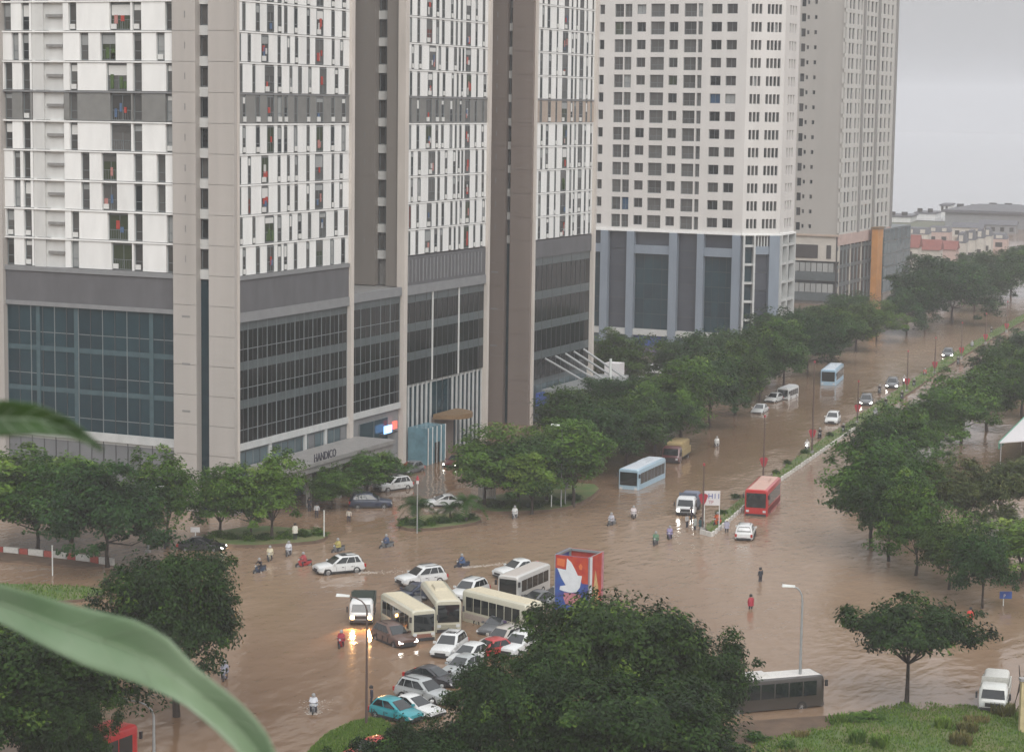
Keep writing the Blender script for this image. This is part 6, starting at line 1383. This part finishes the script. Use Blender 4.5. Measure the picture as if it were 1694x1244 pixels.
def big_leaf_mat(name, c0, c1):
    m = bpy.data.materials.new(name); m.use_nodes = True; t_ = m.node_tree; b = t_.nodes['Principled BSDF']; uv = t_.nodes.new('ShaderNodeAttribute'); uv.attribute_name = 'across'
    wv = t_.nodes.new('ShaderNodeTexNoise'); wv.inputs['Scale'].default_value = 11; wv.inputs['Detail'].default_value = 5; geo = t_.nodes.new('ShaderNodeNewGeometry'); t_.links.new(geo.outputs['Position'], wv.inputs['Vector'])
    x = t_.nodes.new('ShaderNodeMix'); x.data_type = 'RGBA'; x.inputs[6].default_value = tuple(c0) + (1,); x.inputs[7].default_value = tuple(c1) + (1,); t_.links.new(wv.outputs['Fac'], x.inputs[0])
    t_.links.new(x.outputs[2], b.inputs['Base Color']); b.inputs['Roughness'].default_value = .38; b.inputs['Specular IOR Level'].default_value = .6
    tr = t_.nodes.new('ShaderNodeBsdfTranslucent'); t_.links.new(x.outputs[2], tr.inputs[0]); ms = t_.nodes.new('ShaderNodeMixShader'); ms.inputs[0].default_value = .3; t_.links.new(b.outputs[0], ms.inputs[1]); t_.links.new(tr.outputs[0], ms.inputs[2]); t_.links.new(ms.outputs[0], t_.nodes['Material Output'].inputs[0]); MATS[name] = m
big_leaf_mat('blade_pale', (.10, .20, .08), (.35, .43, .30)); big_leaf_mat('blade_dark', (.03, .08, .01), (.06, .13, .02))
big_leaf_mat('blade_rib', (.20, .29, .16), (.32, .40, .27))
def blade(upper, lower, depths, material, fold=.012, sag=0.):
    """leaf blade from its two edges; the midrib is folded away from the viewer"""
    def res(P_, k): 
        P_ = np.array(P_, float); s_ = np.r_[0, np.cumsum(np.linalg.norm(np.diff(P_, axis=0), axis=1))]; s_ /= s_[-1]; q = np.linspace(0, 1, k); return np.stack([np.interp(q, s_, P_[:, 0]), np.interp(q, s_, P_[:, 1])], 1)
    K, A = 28, 9; U, Lw = res(upper, K), res(lower, K); D = np.interp(np.linspace(0, 1, K), np.linspace(0, 1, len(depths)), depths); V = []; 
    for i in range(K):
        for j in range(A):
            t_ = j / (A - 1); px_, py_ = U[i] * (1 - t_) + Lw[i] * t_; V.append(tuple(wl(at(px_, py_, D[i] + fold * (1 - abs(2 * t_ - 1)) + .004 * math.sin(i * .9) * (2 * t_ - 1)))))
    m = MB(); m.add(V, [(i * A + j, i * A + j + 1, (i + 1) * A + j + 1, (i + 1) * A + j) for i in range(K - 1) for j in range(A - 1)])
    o = m.build('leaf_blade', material, plant, 80, world=False)
    rib = MB(); rib.tube([np.array(V[i * A + A // 2]) * 1.0 for i in range(K)], [.0016 * (1 - i / K) + .0003 for i in range(K)], 6); rib.build('midrib', 'blade_rib', o, 80, world=False)
    for i in range(2, K - 3, 2):
        for e_ in (0, A - 1):
            vein = MB(); a0, a1 = np.array(V[i * A + A // 2]), np.array(V[(i + 2) * A + e_]); vein.tube([a0, a0 * .55 + a1 * .45 + (np.array(V[(i + 1) * A + (A // 2 + e_) // 2]) - (a0 + a1) / 2) * .9, a1], [.0005, .0004, .0002], 4); vein.build('vein', 'blade_rib', o, world=False)
    md = o.modifiers.new('thick', 'SOLIDIFY'); md.thickness = .0006; return o
blade([(-260, 925), (-120, 940), (0, 967), (120, 1000), (225, 1026), (275, 1052), (325, 1105), (395, 1160), (438, 1205), (462, 1260), (470, 1310)], [(-260, 930), (-120, 985), (0, 1030), (80, 1072), (150, 1105), (230, 1130), (300, 1160), (350, 1200), (400, 1250), (430, 1290), (468, 1315)], [1.6, 1.5, 1.42, 1.38, 1.36], 'blade_pale')
blade([(-260, 720), (-130, 665), (0, 662), (60, 668), (115, 694), (150, 722), (168, 742)], [(-260, 724), (-130, 730), (0, 722), (60, 718), (110, 722), (145, 732), (170, 746)], [1.3, 1.2, 1.12, 1.05], 'blade_dark', .01)
for e_ in ((-260, 925, 1.6), (-260, 720, 1.3)): MB().tube([stem_top, wl(at(*e_))], .003, 6).build('leaf_stalk', 'leaf_mid', plant, world=False)

# ================================================================ HAZE
hz = MB().box(-3600, 3600, -1100, 4700, -1.6, 97).build('haze', 'concrete'); hm = bpy.data.materials.new('haze'); hm.use_nodes = True; t = hm.node_tree; t.nodes.remove(t.nodes['Principled BSDF'])
pv = t.nodes.new('ShaderNodeVolumePrincipled'); pv.inputs['Color'].default_value = (.93, .94, .97, 1); pv.inputs['Density'].default_value = .00033; pv.inputs['Anisotropy'].default_value = .1
t.links.new(pv.outputs[0], t.nodes['Material Output'].inputs['Volume']); hz.data.materials.clear(); hz.data.materials.append(hm); tag(hz, 'thin rain haze filling the air', 'haze', kind='stuff')
